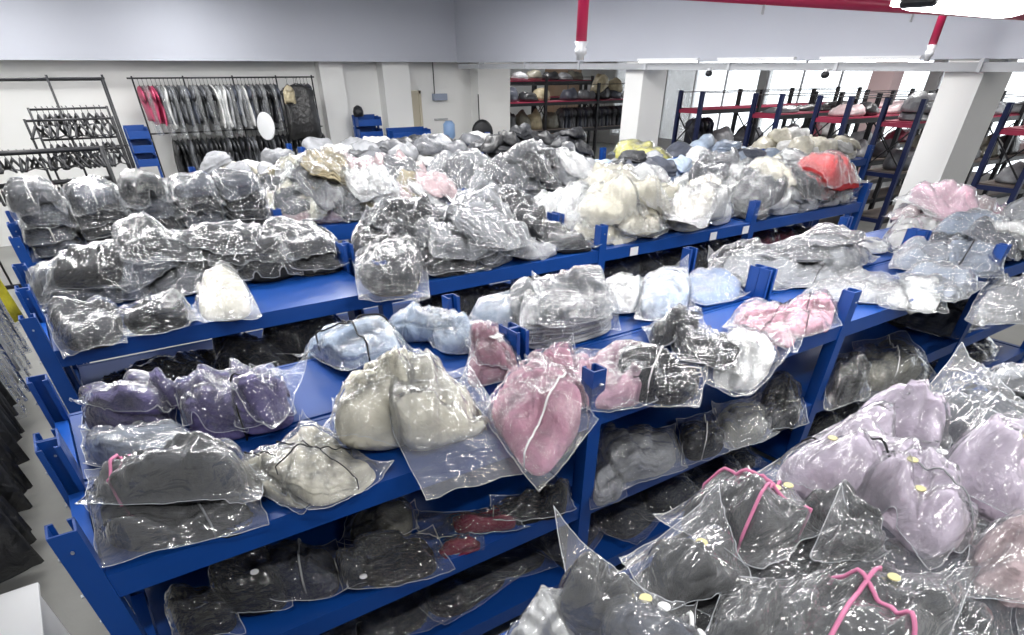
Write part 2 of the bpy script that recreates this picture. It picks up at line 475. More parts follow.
# ---------------------------------------------------------------- bagged clothes
class Noise:
    """smooth value noise on a lattice, vectorised"""
    def __init__(s, seed):
        s.g = np.random.RandomState(seed).rand(64, 64) * 2 - 1
    def __call__(s, x, y):
        xi, yi = np.floor(x).astype(int), np.floor(y).astype(int)
        fx, fy = x - xi, y - yi
        fx, fy = fx * fx * (3 - 2 * fx), fy * fy * (3 - 2 * fy)
        g = s.g
        a, b = g[xi % 64, yi % 64], g[(xi + 1) % 64, yi % 64]
        c, d = g[xi % 64, (yi + 1) % 64], g[(xi + 1) % 64, (yi + 1) % 64]
        return (a * (1 - fx) + b * fx) * (1 - fy) + (c * (1 - fx) + d * fx) * fy
NZ = Noise(5)
def ridge(x, y):
    return 1 - 2.2 * np.abs(NZ(x, y))
def crumple(x, y, rot, off, k=1.0):
    """creases: ridged noise stretched along a direction, two sizes"""
    c, s = math.cos(rot), math.sin(rot)
    a, b = x * c + y * s, -x * s + y * c
    w = NZ(a * 4 + off, b * 4 + off) * 0.7
    return (0.55 * ridge((a * 2.6 + w) * k + off, (b * 9 + w * 2.5) * k + off * 2) + 0.33 * ridge((a * 11 - b * 5 + w) * k + off * 3, (b * 6 + a * 4 - w) * k + off)
            + 0.2 * ridge((a * 21 + b * 8) * k + off, (b * 19 - a * 7 + w) * k + off * 2))

class HF:
    """height of whatever lies on a shelf, so that the next bag rests on it"""
    def __init__(s, x0, x1, y0, y1, z, cell=0.025, pad=0.35):
        s.c = cell
        s.x0, s.y0 = x0 - pad, y0 - pad
        nx, ny = int((x1 - x0 + 2 * pad) / cell) + 1, int((y1 - y0 + 2 * pad) / cell) + 1
        X, Y = np.meshgrid(s.x0 + np.arange(nx) * cell, s.y0 + np.arange(ny) * cell, indexing='ij')
        d = np.maximum(np.maximum(x0 - X, X - x1), np.maximum(y0 - Y, Y - y1))
        s.h = z - np.clip(d, 0, None) * 0.45
        s.z = z
    def ij(s, x, y):
        i = np.clip(((x - s.x0) / s.c).round().astype(int), 0, s.h.shape[0] - 1)
        j = np.clip(((y - s.y0) / s.c).round().astype(int), 0, s.h.shape[1] - 1)
        return i, j
    def smooth(s, k=2):
        h = s.h
        for _ in range(k):
            p = np.pad(h, 1, mode='edge')
            h = np.maximum(h, 0) * 0 + (p[1:-1, 1:-1] * 2 + p[:-2, 1:-1] + p[2:, 1:-1] + p[1:-1, :-2] + p[1:-1, 2:]) / 6
        return np.maximum(h, s.h)
    def put(s, x, y, z):
        i, j = s.ij(x.ravel(), y.ravel())
        np.maximum.at(s.h, (i, j), z.ravel())

def quad(Q, u, v):
    """bilinear map of u, v in [-1, 1] to the four corners front-left, front-right, back-right, back-left"""
    a, b = (u + 1) / 2, (v + 1) / 2
    Q = np.array(Q, float)
    w = [(1 - a) * (1 - b), a * (1 - b), a * b, (1 - a) * b]
    return sum(w[i] * Q[i][0] for i in range(4)), sum(w[i] * Q[i][1] for i in range(4))

def mesh_of(name, V, F, mt, parent=None, loc=(0, 0, 0), smooth=True):
    me = bpy.data.meshes.new(name)
    me.from_pydata(V, [], F)
    me.materials.append(mt)
    if smooth: me.polygons.foreach_set('use_smooth', [True] * len(me.polygons))
    me.update()
    o = bpy.data.objects.new(name, me)
    COL.objects.link(o)
    if parent is not None: o.parent = parent
    o.location = loc
    return o

_cnt = [0]
def bag(hf, Q, H, col, label, cat='bagged clothes', group=None, layers=1, n=3.4, p=2.9, cs=(0.86, 0.84), off=(0, 0), film='mid', crum=0.010,
        straps=(), tags=(), res=30, lump=0.25, name='bagged_garment', simple=False, wr=0.015, film_only=False, stuff=None, flap=()):
    """one polythene bag of folded clothes, resting on the height field hf; Q its outline on the plan"""
    _cnt[0] += 1
    k = _cnt[0] * 1.37
    rnd = random.Random(_cnt[0])
    rot = rnd.uniform(0, PI)
    Q = [tuple(q) for q in Q]
    cx, cy = sum(q[0] for q in Q) / 4, sum(q[1] for q in Q) / 4
    S0 = hf.smooth(3)
    ext = 1.13 if not simple else 1.0
    H = H * 0.9
    if not simple:
        res = int(res * 1.3)
        wr = wr * 1.6
    Q = [(cx + (q[0] - cx) * ext, cy + (q[1] - cy) * ext) for q in Q]
    lim = [9.0]
    def base_raw(x, y):
        i, j = hf.ij(x, y)
        r_ = S0[i, j]
        over = np.clip(r_ - lim[0], 0, None)
        return r_ - over * 0.9
    # a stiff plane through what lies below, then never below it
    gu, gv = np.meshgrid(np.linspace(-.75, .75, 9), np.linspace(-.75, .75, 9), indexing='ij')
    gx, gy = quad(Q, gu * cs[0] + off[0], gv * cs[1] + off[1])
    gz = base_raw(gx, gy)
    lim[0] = float(np.percentile(gz, 55)) + 0.015
    gz = base_raw(gx, gy)
    A = np.c_[gx.ravel() - cx, gy.ravel() - cy, np.ones(gx.size)]
    co = np.linalg.lstsq(A, gz.ravel(), rcond=None)[0]
    slope = math.hypot(co[0], co[1])
    if slope > 0.35: co[:2] *= 0.35 / slope
    def base(x, y):
        r_ = base_raw(x, y)
        pl = co[0] * (x - cx) + co[1] * (y - cy) + co[2]
        return np.maximum(np.minimum(r_, pl + 0.035), pl * 0.72 + r_ * 0.28) + 0.003
    def cont(u, v, dil=1.0):
        a, b = (u - off[0]) / cs[0], (v - off[1]) / cs[1]
        lm = 1 + lump * NZ(a * 1.6 + k, b * 1.6 - k)
        a, b = a / dil, b / dil
        a = a * (1 + 0.07 * NZ(b * 2.2 + k, k + 0 * b)); b = b * (1 + 0.07 * NZ(a * 2.2 + k, k * 2 + 0 * a))
        r = (np.abs(a) ** n + np.abs(b) ** n) ** (1 / n)
        h = np.clip(1 - np.clip(r, 0, 1) ** p, 0, 1) ** (1 / p) * H
        return h * lm, r
    folds = []
    Rb = math.hypot(Q[1][0] - Q[0][0], Q[1][1] - Q[0][1])
    for _ in range(3 if simple else 5):
        fa = rot + rnd.choice((0, PI / 2)) + rnd.uniform(-.35, .35)
        folds.append((math.cos(fa), math.sin(fa), rnd.uniform(-.32, .32) * Rb, rnd.choice((-1, 1)) * rnd.uniform(.5, 1.1), rnd.uniform(-.4, .4)))
    fw = 0.007 if not simple else 0.016
    def fold(x, y):
        X_, Y_ = x - cx, y - cy
        t_ = 0
        for ca, sa, d0, am, cv in folds:
            a_, b_ = X_ * ca + Y_ * sa, -X_ * sa + Y_ * ca
            d_ = a_ - d0 - cv * b_ * b_ * 2 + 0.015 * NZ(b_ * 9 + k, k + 0 * b_)
            t_ = t_ + am * (np.tanh(d_ / fw) * .6) * wr
        return t_ + wr * 0.9 * crumple(x, y, rot + 0.8, k, 0.9)
    z0 = float(base(np.array([cx]), np.array([cy]))[0])
    loc = (cx, cy, z0)
    # --- the clothes: rings round the pile, scalloped into folded layers
    NA = max(16, int(res * 1.5)) if not simple else res
    NP = 5 + 3 * layers if not simple else 4 + 2 * layers
    NT = max(5, int(res * .42)) if not simple else max(4, res // 3)
    zt = np.linspace(0, 1, NP)
    rz = np.clip(1 - zt ** p, 0, 1) ** (1 / p)
    sc = 1 - (0.10 if layers > 1 else 0.03) * (1 - np.abs(np.sin(PI * layers * zt)) ** 0.45)
    r0 = np.maximum(rz * sc, 0.0)
    keep = r0 > 0.55
    rs = list(zip(r0[keep], zt[keep]))
    rl = rs[-1][0]
    rr_ = [a for a, _ in rs] + list(np.linspace(rl, 0.0, NT + 2)[1:])
    rr_ = np.array(rr_)
    flat = np.array([z for _, z in rs] + [-1] * (NT + 1))
    th = np.linspace(0, 2 * PI, NA, endpoint=False)
    ct, st = np.cos(th), np.sin(th)
    rad = 1 / (np.abs(ct) ** n + np.abs(st) ** n) ** (1 / n)
    a = rr_[:, None] * (rad * ct)[None]
    b = rr_[:, None] * (rad * st)[None]
    jit = 1 + 0.05 * NZ(th * 1.7 + k, k + 0 * th)[None] * np.ones_like(a)
    if layers > 1:
        lay = np.floor(np.clip(flat, 0, .999) * layers)
        jit = jit + (0.06 * NZ(lay * 3.3 + k, lay + 1.7 * k) * (flat >= 0))[:, None] * np.cos(th + 2 * NZ(lay + .5, lay + k)[:, None])
    u, v = a * cs[0] * jit + off[0], b * cs[1] * jit + off[1]
    x, y = quad(Q, u, v)
    hc, _ = cont(u, v)
    zz = np.where(flat[:, None] >= 0, flat[:, None] * H * (1 + lump * NZ(a * 1.6 + k, b * 1.6 - k)), hc)
    zz = np.where(flat[:, None] < 0, np.maximum(zz, rs[-1][1] * H * 0.92), zz)
    wk = fold(x, y)
    z = base(x, y) + zz + wk * np.minimum(1, zz / (0.3 * H + 1e-6))
    V = np.stack([x - cx, y - cy, z - z0], -1).reshape(-1, 3)
    NR = len(rr_)
    F = []
    for i in range(NR - 1):
        for j in range(NA):
            j2 = (j + 1) % NA
            F.append((i * NA + j, i * NA + j2, (i + 1) * NA + j2, (i + 1) * NA + j))
    F.append(tuple(range(NA))[::-1])
    # --- record on the height field
    du, dv = np.meshgrid(np.linspace(-1, 1, 40), np.linspace(-1, 1, 40), indexing='ij')
    dx, dy = quad(Q, du, dv)
    dh, dr = cont(du, dv)
    dz = base(dx, dy)
    m_ = dr < 1.0
    rec = (dx[m_], dy[m_], (dz + dh)[m_] + 0.004)
    if simple:
        if stuff is not None:
            stuff.append((V + np.array(loc), F, col))
            hf.put(*rec)
            return None
        o = mesh_of(name, V.tolist(), F, PM[col], None, loc)
        tag(o, label, cat, group)
        hf.put(*rec)
        return o
    root = empty(name, loc, label, cat, group)
    if not film_only:
        mesh_of('folded_garment', V.tolist(), F, GM[col], root)
    # --- the polythene: one sheet draped over the clothes, its corners sticking out
    NU = res
    NV = max(10, int(res * 0.85))
    uu, vv = np.meshgrid(np.linspace(-1, 1, NU), np.linspace(-1, 1, NV), indexing='ij')
    ed = 0.05 * NZ(vv * 2.5 + k, k + 0 * vv), 0.05 * NZ(uu * 2.5 - k, k * 2 + 0 * uu)
    x, y = quad(Q, uu * (1 + ed[0] * np.abs(uu) ** 3), vv * (1 + ed[1] * np.abs(vv) ** 3))
    h, r = cont(uu, vv, 1.09)
    tent = 0.5 * H * np.exp(-np.clip(r - 0.92, 0, None) * 5.5)
    side = np.clip((r - 0.9) * 4, 0, 1)
    cz = crumple(x, y, rot, k, 0.55 if film == 'frost' else 1.0)
    f = np.maximum(h + 0.006, tent)
    inn = 1 - side
    wf = fold(x, y) * np.minimum(1, h / (0.3 * H + 1e-6))
    z = base(x, y) + f + 0.008 + wf * inn + crum * cz * 1.2 * side + crum * 0.7 * np.clip(cz, 0, 2) * inn
    lift = side * np.abs(uu * vv) ** 3 * rnd.uniform(0.0, 0.05)
    z = z + lift
    for su, sv, fh in flap:
        z = z + fh * np.clip(((1 + su * uu) / 2) * ((1 + sv * vv) / 2), 0, 1) ** 1.6 * (0.25 + 0.75 * side)
    V = np.stack([x - cx, y - cy, z - z0], -1)
    b0 = np.stack([x - cx, y - cy, base(x, y) + 0.002 - z0], -1)
    F = []
    for i in range(NU - 1):
        for j in range(NV - 1):
            F.append((i * NV + j, (i + 1) * NV + j, (i + 1) * NV + j + 1, i * NV + j + 1))
    VL = V.reshape(-1, 3).tolist()
    rim = [(i, 0) for i in range(NU)] + [(NU - 1, j) for j in range(1, NV)] + [(i, NV - 1) for i in range(NU - 2, -1, -1)] + [(0, j) for j in range(NV - 2, 0, -1)]
    sm = MB().tube([V[i, j] for i, j in rim], 0.0011 if res > 32 else 0.0006, 4, closed=True)
    nb_, nf_ = len(VL), len(F)
    F += [tuple(nb_ + i for i in q) for q in sm.f]
    fo = mesh_of('plastic_bag', VL + sm.v, F, FM[film], root)
    fo.data.materials.append(M['seam'])
    fo.data.polygons.foreach_set('material_index', [0] * nf_ + [1] * (len(F) - nf_))
    # --- bands
    def top(u_, v_):
        xx, yy = quad(Q, u_, v_)
        hh, rr2 = cont(u_, v_, 1.09)
        tt = 0.5 * H * np.exp(-np.clip(rr2 - 0.92, 0, None) * 5.5)
        return xx, yy, base(xx, yy) + np.maximum(hh + 0.006, tt) + 0.011 + fold(xx, yy) + crum * .6
    for s in straps:
        (cs_, ax, at, tilt) = s[:4]
        w = s[4] if len(s) > 4 else 0.0035
        t = np.linspace(-0.97, 0.97, 26)
        if ax == 'u': su, sv = at + tilt * t, t * cs[1] + off[1]
        else: su, sv = t * cs[0] + off[0], at + tilt * t
        sx, sy, sz = top(su, sv)
        pts = [(sx[i], sy[i], sz[i]) for i in range(26)]
        lo = [(sx[i], sy[i], float(base(sx[i:i+1], sy[i:i+1])[0]) + 0.004) for i in (25, 0)]
        MB().tube(pts + lo, w, 6, closed=True).build('band', STRAP[cs_], root, True)
    for (tu, tv, kind) in tags:
        xx, yy, z_ = top(np.array([tu]), np.array([tv]))
        c = Vector((xx[0], yy[0], z_[0] + 0.002))
        if kind == 'round':
            MB().tube([c, c + Vector((0, 0, 0.003))], 0.016, 14).tube([c + Vector((0, 0, 0.0031)), c + Vector((0, 0, 0.0045))], 0.006, 8).build('size_sticker', M['white'], root)
        elif kind == 'yellow':
            MB().tube([c, c + Vector((0, 0, 0.003))], 0.016, 12).build('yellow_sticker', M['paleyellow'], root)
        else:
            MB().obox(c, (0.03, 0.004, 0), (-0.003, 0.02, 0), (0, 0, 0.0012)).build('paper_label', M['white'], root)
    hf.put(*rec)
    return root

# ---------------------------------------------------------------- what lies on the shelves, one call per bag
HFS = {}
for q, y in ROWY.items():
    xa, nb = {0: (0, 2), 1: (0, 4), 2: (0, 4), 3: (0, 6), 4: (2, 3), 5: (4, 2)}[q]
    for lv in (1, 2, 3):
        HFS[q, lv] = HF(xa - 0.02, xa + nb * 2.0 + .02, y - 0.03, y + 1.26, SHELF[lv - 1] + 0.002)


CN = {'dark': 'dark', 'navy': 'navy', 'black': 'black', 'char': 'charcoal', 'slate': 'slate grey', 'grey': 'mid grey', 'lgrey': 'light grey', 'white': 'white',
      'cream': 'cream', 'lblue': 'pale blue', 'blue': 'blue', 'bgrey': 'blue grey', 'purple': 'purple', 'pink': 'pink', 'mauve': 'mauve', 'lilac': 'lilac',
      'rose': 'rose pink', 'red': 'bright red', 'yellow': 'pale yellow', 'olive': 'olive grey', 'maroon': 'maroon', 'brown': 'brown', 'palepink': 'pinkish beige', 'tan': 'tan'}
ROWN = {0: 'nearest row', 1: 'first row', 2: 'second row', 3: 'third row', 4: 'fourth row', 5: 'fifth row'}
BAYN = ['leftmost bay', 'second bay', 'third bay', 'fourth bay', 'last bay']
LEVS = {2: 'middle shelf, ', 3: 'low shelf, '}
LEVN = {1: 'top shelf', 2: 'middle shelf', 3: 'lowest shelf'}
TONE = {}
RANKW = {}
def heap(row, lev, x0, x1, y0, y1, pal, layers=(1,), size=(0.40, 0.32), H=0.13, film='mid', res=18, simple=False, seed=1, lay=3, p=2.6, form='bagged garment', jit=0.3, step=0.82, wr=0.012, rot=0.5, stuff=None):
    """bags side by side and on top of one another, each its own object"""
    rnd = random.Random(seed * 77 + row)
    hf = HFS[row, lev]
    for L in range(len(layers)):
        sx, sy = size
        nx = max(1, int(round((x1 - x0) / (sx * step))))
        ny = max(1, int(round((y1 - y0) / (sy * step))))
        for i in range(nx):
            for j in reversed(range(ny)):
                if rnd.random() > layers[L]: continue
                cx = x0 + (i + .5 + (0.5 if L % 2 else 0) + rnd.uniform(-jit, jit) * .6) * (x1 - x0) / nx
                cy = y0 + (j + .5 + rnd.uniform(-jit, jit) * .6) * (y1 - y0) / ny
                if L % 2 and cx > x1 - sx * .3: continue
                a = rnd.uniform(-rot, rot) + (PI / 2 if rnd.random() < .3 else 0)
                w, h = sx * rnd.uniform(.88, 1.18) / 2, sy * rnd.uniform(.88, 1.15) / 2
                if abs(a) > 1: w, h = h, w
                c, s = math.cos(a), math.sin(a)
                Q = [(cx + c * q * w - s * r * h, cy + s * q * w + c * r * h) for q, r in ((-1, -1), (1, -1), (1, 1), (-1, 1))]
                Q = [(min(max(qx, x0 - .05), x1 + .05), min(max(qy, y0 - .07), y1 + .05)) for qx, qy in Q]
                col = rnd.choice(pal)
                f = (cx - x0) / (x1 - x0)
                bay = min(4, int(max(0, cx) // 2))
                pos = ('left end', 'left half', 'middle', 'right half', 'right end')[min(4, int(((cx / 2) % 1) * 5))]
                dep = 'front' if cy < ROWY[row] + .62 else 'back'
                key = (row, lev, bay, pos, dep, col, L)
                TONE[key] = TONE.get(key, 0) + 1
                adj = ('', ' crumpled', ' small', ' rumpled', ' folded', ' flattened')[min(5, TONE[key] - 1)]
                lab = '%s%s %s%s, %s %s, %s, %s' % (CN[col], adj, form, ('', ' atop others', ' higher up', ' at the very top')[L], dep, pos, BAYN[bay], ROWN[row] if lev == 1 else LEVS[lev] + ROWN[row])
                ob = bag(hf, Q, H * rnd.uniform(.75, 1.25), col, lab, group='bagged clothes on the %s of the %s' % (LEVN[lev], ROWN[row]), layers=rnd.choice((1, lay, lay, lay + 1)) if lay > 1 else 1, p=p * rnd.uniform(1, 1.6),
                    film=film, res=res, simple=simple, wr=wr, stuff=stuff, n=rnd.uniform(2.6, 5), cs=(rnd.uniform(.78, .92), rnd.uniform(.78, .92)), off=(rnd.uniform(-.06, .06), rnd.uniform(-.06, .06)), lump=.3)
                if ob is not None: RANKW[ob.name] = (0.45 if L == 0 and cy > ROWY[row] + .3 else 0.8 if L == 0 else 1.0)

STUFF = []
heap(0, 1, 1.0, 3.9, -2.1, -0.98, ['dark', 'char', 'slate'], layers=(1,), size=(.62, .5), H=.035, seed=3, res=20, film='mid')
bag(HFS[0, 1], [(2.587, -0.871), (2.688, -1.172), (2.888, -1.074), (2.807, -0.778)], 0.17, 'lilac', 'puffy pale lilac garment in clear film at the back, under the dark grey bag', res=36, p=2.5, film='frost', wr=0.016)
bag(HFS[0, 1], [(2.129, -0.822), (2.094, -1.17), (2.335, -1.219), (2.692, -0.853)], 0.2, 'lilac', 'large puffy pale lilac garment tied with a thin black band', res=44, p=3.0, n=3.6, film='frost', lump=0.5, cs=(0.9, 0.9), straps=[('black', 'v', -0.2, 0.1, 0.004)], tags=[(-0.1, -0.5, 'yellow'), (0.2, 0.1, 'round')], wr=0.016)
bag(HFS[0, 1], [(2.14, -1.117), (2.021, -1.45), (2.222, -1.478), (2.365, -1.128)], 0.19, 'lilac', 'pale lilac garment in clear film with two yellow stickers, amid the lilac bags', res=44, p=3.0, n=3.6, film='frost', lump=0.5, cs=(0.9, 0.9), straps=[('grey', 'v', 0.1, 0.15, 0.003)], tags=[(-0.2, -0.4, 'yellow'), (0.15, -0.5, 'yellow'), (-0.1, 0.6, 'round')], wr=0.016)
bag(HFS[0, 1], [(2.46, -1.248), (2.403, -1.548), (2.898, -1.473), (2.99, -1.149)], 0.2, 'lilac', 'pale lilac garment in clear film touching the right edge, thin grey band and pink tag', res=44, p=3.0, n=3.6, film='frost', lump=0.5, cs=(0.9, 0.9), straps=[('grey', 'v', 0.1, 0.1, 0.004)], tags=[(0.1, -0.2, 'yellow')], wr=0.016)
bag(HFS[0, 1], [(2.875, -0.926), (2.739, -1.284), (3.276, -1.333), (3.645, -0.783)], 0.17, 'slate', 'big dark slate garment in clear film with a tall pointed flap, upper right', res=44, p=2.2, cs=(0.8, 0.74), off=(0.05, -0.15), film='frost', wr=0.016, flap=[(-1, 1, 0.16)])
bag(HFS[0, 1], [(3.525, -0.975), (3.554, -1.184), (3.946, -1.136), (3.956, -0.836)], 0.1, 'lgrey', 'pale grey bag lying behind the dark slate one at the right edge', res=24, film='frost')
bag(HFS[0, 1], [(1.974, -1.566), (2.125, -1.74), (2.412, -1.652), (2.323, -1.459)], 0.14, 'palepink', 'greyish pink knit garment in cloudy film at the right edge', res=40, p=2.5, film='frost', wr=0.016)
bag(HFS[0, 1], [(1.963, -1.059), (1.91, -1.272), (2.006, -1.324), (2.087, -1.126)], 0.1, 'char', 'charcoal bag half hidden between the pink-banded bag and the lilac ones', res=26, film='frost')
bag(HFS[0, 1], [(1.664, -0.776), (1.606, -1.184), (1.965, -1.163), (2.03, -0.777)], 0.17, 'char', 'dark charcoal garment crossed by a bright pink band, pink tag at its top', res=46, p=2.2, n=2.8, film='frost', wr=0.016, cs=(0.84, 0.86), straps=[('pink', 'v', 0.12, 0.2, 0.0055), ('pink', 'u', 0.25, -0.25, 0.005)], tags=[(0.1, 0.55, 'yellow'), (0.2, 0.72, 'yellow')])
bag(HFS[0, 1], [(1.74, -1.26), (1.935, -1.368), (2.018, -1.284), (1.968, -1.174)], 0.08, 'char', 'small dark garment under a cloudy peaked flap, between the lilac and pink-banded bags', res=30, film='frost', crum=0.016, off=(0, -0.2), cs=(0.8, 0.6), flap=[(-1, 1, 0.08)])
bag(HFS[0, 1], [(0.957, -1.062), (1.097, -1.199), (1.235, -1.013), (1.034, -0.945)], 0.16, 'dark', 'dark creased garment in shiny film at the bottom, behind the white bag', res=38, p=2.5, wr=0.018, film='frost')
bag(HFS[0, 1], [(0.814, -1.012), (0.977, -1.145), (1.065, -0.992), (0.928, -0.924)], 0.12, 'white', 'white rounded garment in clear film at the bottom edge', res=34, p=2.5, n=2.4, film='frost')
bag(HFS[0, 1], [(1.264, -1.126), (1.505, -1.232), (1.661, -0.943), (1.351, -0.912)], 0.16, 'char', 'dark garment with a tall cloudy flap standing up, beside the pink-banded bag', res=44, p=2.2, film='frost', off=(0.1, -0.2), cs=(0.82, 0.74), wr=0.016, tags=[(0, -0.3, 'yellow')], flap=[(1, 1, 0.12)])
bag(HFS[0, 1], [(0.971, -1.206), (1.181, -1.351), (1.303, -1.196), (1.128, -0.854)], 0.14, 'slate', 'dark blue grey garment with a round white sticker under a large sharp-cornered flap', res=46, p=2.2, film='frost', off=(0.16, -0.2), cs=(0.76, 0.74), tags=[(0.1, 0.12, 'yellow'), (0.32, 0, 'round')], straps=[('white', 'u', 0.72, 0.05, 0.006)], flap=[(-1, 1, 0.15)])
bag(HFS[0, 1], [(1.192, -1.322), (1.39, -1.46), (1.528, -1.355), (1.448, -1.197)], 0.15, 'char', 'charcoal garment in creased film at the bottom between the two banded bags', res=44, p=2.5, film='frost', wr=0.016)
bag(HFS[0, 1], [(1.354, -1.455), (1.617, -1.655), (2.041, -1.538), (1.509, -1.239)], 0.15, 'char', 'long dark garment crossed by two pink bands, bottom centre right', res=50, p=2.2, n=3, film='frost', wr=0.016, cs=(0.86, 0.8), straps=[('pink', 'u', -0.2, 0.3, 0.006), ('pink', 'u', 0.1, -0.4, 0.0055)], tags=[(0.2, 0.5, 'yellow')])
bag(HFS[0, 1], [(1.141, -1.439), (1.318, -1.594), (1.409, -1.542), (1.268, -1.39)], 0.1, 'dark', 'dark garment in film at the very bottom edge', res=30, film='frost')
bag(HFS[1, 1], [(0.136, 1.278), (0.266, 1.104), (0.303, 1.341), (0.077, 1.457)], 0.06, 'purple', 'thin purple garment with a white flap at the far left end of the shelf', res=24, film='mid', cs=(0.8, 0.8), flap=[(-1, 1, 0.04)], wr=0.01, n=4.6, p=3.6)
bag(HFS[1, 1], [(0.095, 0.978), (0.368, 0.747), (0.423, 0.987), (0.12, 1.173)], 0.1, 'purple', 'purple folded clothes at the left end, lower of the pile', res=30, film='mid', layers=2, wr=0.01, n=4.6, p=3.6)
bag(HFS[1, 1], [(0.083, 0.637), (0.409, 0.41), (0.503, 0.688), (0.094, 0.92)], 0.08, 'bgrey', 'grey lilac folded clothes under the dark bags at the left end', res=30, film='milky', layers=2)
bag(HFS[1, 1], [(0.108, 1.012), (0.358, 0.752), (0.453, 0.996), (0.187, 1.18)], 0.07, 'purple', 'purple crumpled garment with a white sticker, top left of the purple pile', res=34, film='mid', wr=0.01, tags=[(0.2, -0.2, 'round')], n=4.6, p=3.6)
bag(HFS[1, 1], [(0.286, 0.931), (0.477, 0.844), (0.52, 1.155), (0.309, 1.169)], 0.08, 'purple', 'purple crumpled garment between the left purple pile and the banded ones', res=30, film='mid', wr=0.01, n=4.6, p=3.6)
bag(HFS[1, 1], [(0.441, 0.687), (0.625, 0.559), (0.73, 0.917), (0.484, 1.01)], 0.19, 'purple', 'stack of purple folded clothes tied with a black band, left half', res=34, film='mid', layers=4, cs=(0.93, 0.9), p=4, wr=0.01, straps=[('black', 'u', 0.9, 0.05, 0.004)], n=4.6)
bag(HFS[1, 1], [(0.61, 0.549), (0.836, 0.584), (0.889, 0.944), (0.714, 0.955)], 0.19, 'purple', 'stack of purple folded clothes tied with a black band, right half', res=34, film='mid', layers=4, cs=(0.93, 0.9), p=4, wr=0.01, straps=[('black', 'v', 0.1, 0.1, 0.003)], n=4.6)
bag(HFS[1, 1], [(0.652, 0.62), (0.719, 0.411), (0.989, 0.754), (0.753, 0.711)], 0.05, 'purple', 'small purple garment in a clear bag with a long pointed flap', res=26, film='clear', off=(-0.1, -0.25), cs=(0.75, 0.6), flap=[(1, 1, 0.06)], wr=0.01, n=4.6, p=3.6)
bag(HFS[1, 1], [(0.067, 0.005), (0.484, -0.063), (0.533, 0.124), (0.065, 0.41)], 0.11, 'dark', 'dark garment in film hanging over the front left shelf edge, lower of two', res=44, film='frost', wr=0.012, layers=2, straps=[('grey', 'u', 0.25, -0.1, 0.004)])
bag(HFS[1, 1], [(0.061, 0.193), (0.497, -0.069), (0.587, 0.333), (0.097, 0.538)], 0.13, 'char', 'dark garment in cloudy film, pink band, upper of two at the front left corner', res=48, film='frost', wr=0.017, cs=(0.82, 0.8), straps=[('pink', 'u', -0.45, 0.1, 0.005)], n=4.6, p=3.6)
bag(HFS[1, 1], [(0.498, 0.199), (0.636, -0.062), (0.806, 0.101), (0.641, 0.393)], 0.05, 'cream', 'white folded clothes tied crosswise with a thin black band, left half', res=34, film='mid', wr=0.01, straps=[('black', 'v', 0.0, 0.1, 0.0025)], n=4.6, p=3.6)
bag(HFS[1, 1], [(0.578, 0.181), (0.67, -0.109), (0.979, -0.005), (0.853, 0.486)], 0.06, 'cream', 'white folded clothes tied crosswise with a thin black band, on the front shelf edge', res=40, film='mid', wr=0.01, cs=(0.88, 0.88), p=4.5, n=4.5, layers=3, straps=[('black', 'u', 0.0, 0.2, 0.0025), ('black', 'v', 0, 0.2, 0.0025)])
bag(HFS[1, 1], [(1.152, 1.481), (1.202, 0.864), (1.581, 0.898), (1.595, 1.854)], 0.11, 'lblue', 'pale blue folded clothes crossed by a thick black cord, at the back of the shelf', res=40, film='mid', layers=3, cs=(0.92, 0.9), p=3.5, straps=[('black', 'u', 0.2, 0.25, 0.005), ('black', 'v', -0.1, -0.25, 0.005)])
bag(HFS[1, 1], [(1.606, 1.233), (1.841, 0.942), (2.038, 1.422), (1.77, 1.608)], 0.12, 'lblue', 'pale blue boxy folded garment beside the corded pale blue clothes', res=34, film='mid', cs=(0.92, 0.9), p=4, layers=2)
bag(HFS[1, 1], [(1.704, 0.887), (1.969, 0.79), (2.118, 1.144), (1.829, 1.219)], 0.09, 'lblue', 'pale blue garment under the white heap, nearer the pink ones', res=30, film='mid')
bag(HFS[1, 1], [(0.891, 0.218), (1.226, 0.256), (1.364, 0.548), (1.03, 0.588)], 0.12, 'white', 'white garment low under the big white bundle', res=34, film='mid', p=2.2)
bag(HFS[1, 1], [(0.851, 0.216), (1.109, 0.105), (1.546, 0.443), (1.28, 0.671)], 0.2, 'cream', 'big puffy white bundle in clear film in the middle of the shelf', res=50, film='mid', p=3, n=3.2, lump=0.4, wr=0.023, cs=(0.92, 0.92))
bag(HFS[1, 1], [(1.113, 0.135), (1.408, 0.083), (1.545, 0.301), (1.268, 0.431)], 0.12, 'cream', 'cream garment in film leaning on the big white bundle', res=40, film='mid', p=2.5, wr=0.023, n=4.6)
bag(HFS[1, 1], [(1.057, -0.181), (1.494, -0.167), (1.611, 0.408), (1.157, 0.349)], 0.07, 'cream', 'cream garment in a clear bag whose long empty end hangs over the front edge', res=44, film='frost', cs=(0.8, 0.6), off=(-0.1, 0.35), wr=0.023, n=4.6, p=3.6)
bag(HFS[1, 1], [(1.594, 0.46), (1.854, 0.419), (2.163, 0.882), (2.0, 0.956)], 0.1, 'mauve', 'dusky pink folded garment standing at the back of the pink pile', res=34, film='mid', wr=0.017, n=4.6, p=3.6)
bag(HFS[1, 1], [(1.714, 0.488), (1.893, 0.407), (2.016, 0.623), (1.78, 0.703)], 0.08, 'mauve', 'dusky pink folded garment with a paper label, left of the pink pile', res=30, film='mid', wr=0.017, tags=[(0, -0.2, 'label')], n=4.6, p=3.6)
bag(HFS[1, 1], [(1.457, -0.333), (1.909, -0.104), (2.018, 0.456), (1.53, 0.192)], 0.12, 'pink', 'pink garment tied with a white band, hanging over the front edge', res=44, film='mid', wr=0.017, cs=(0.88, 0.86), p=3.5, n=4, straps=[('white', 'v', -0.35, 0.1, 0.005)])
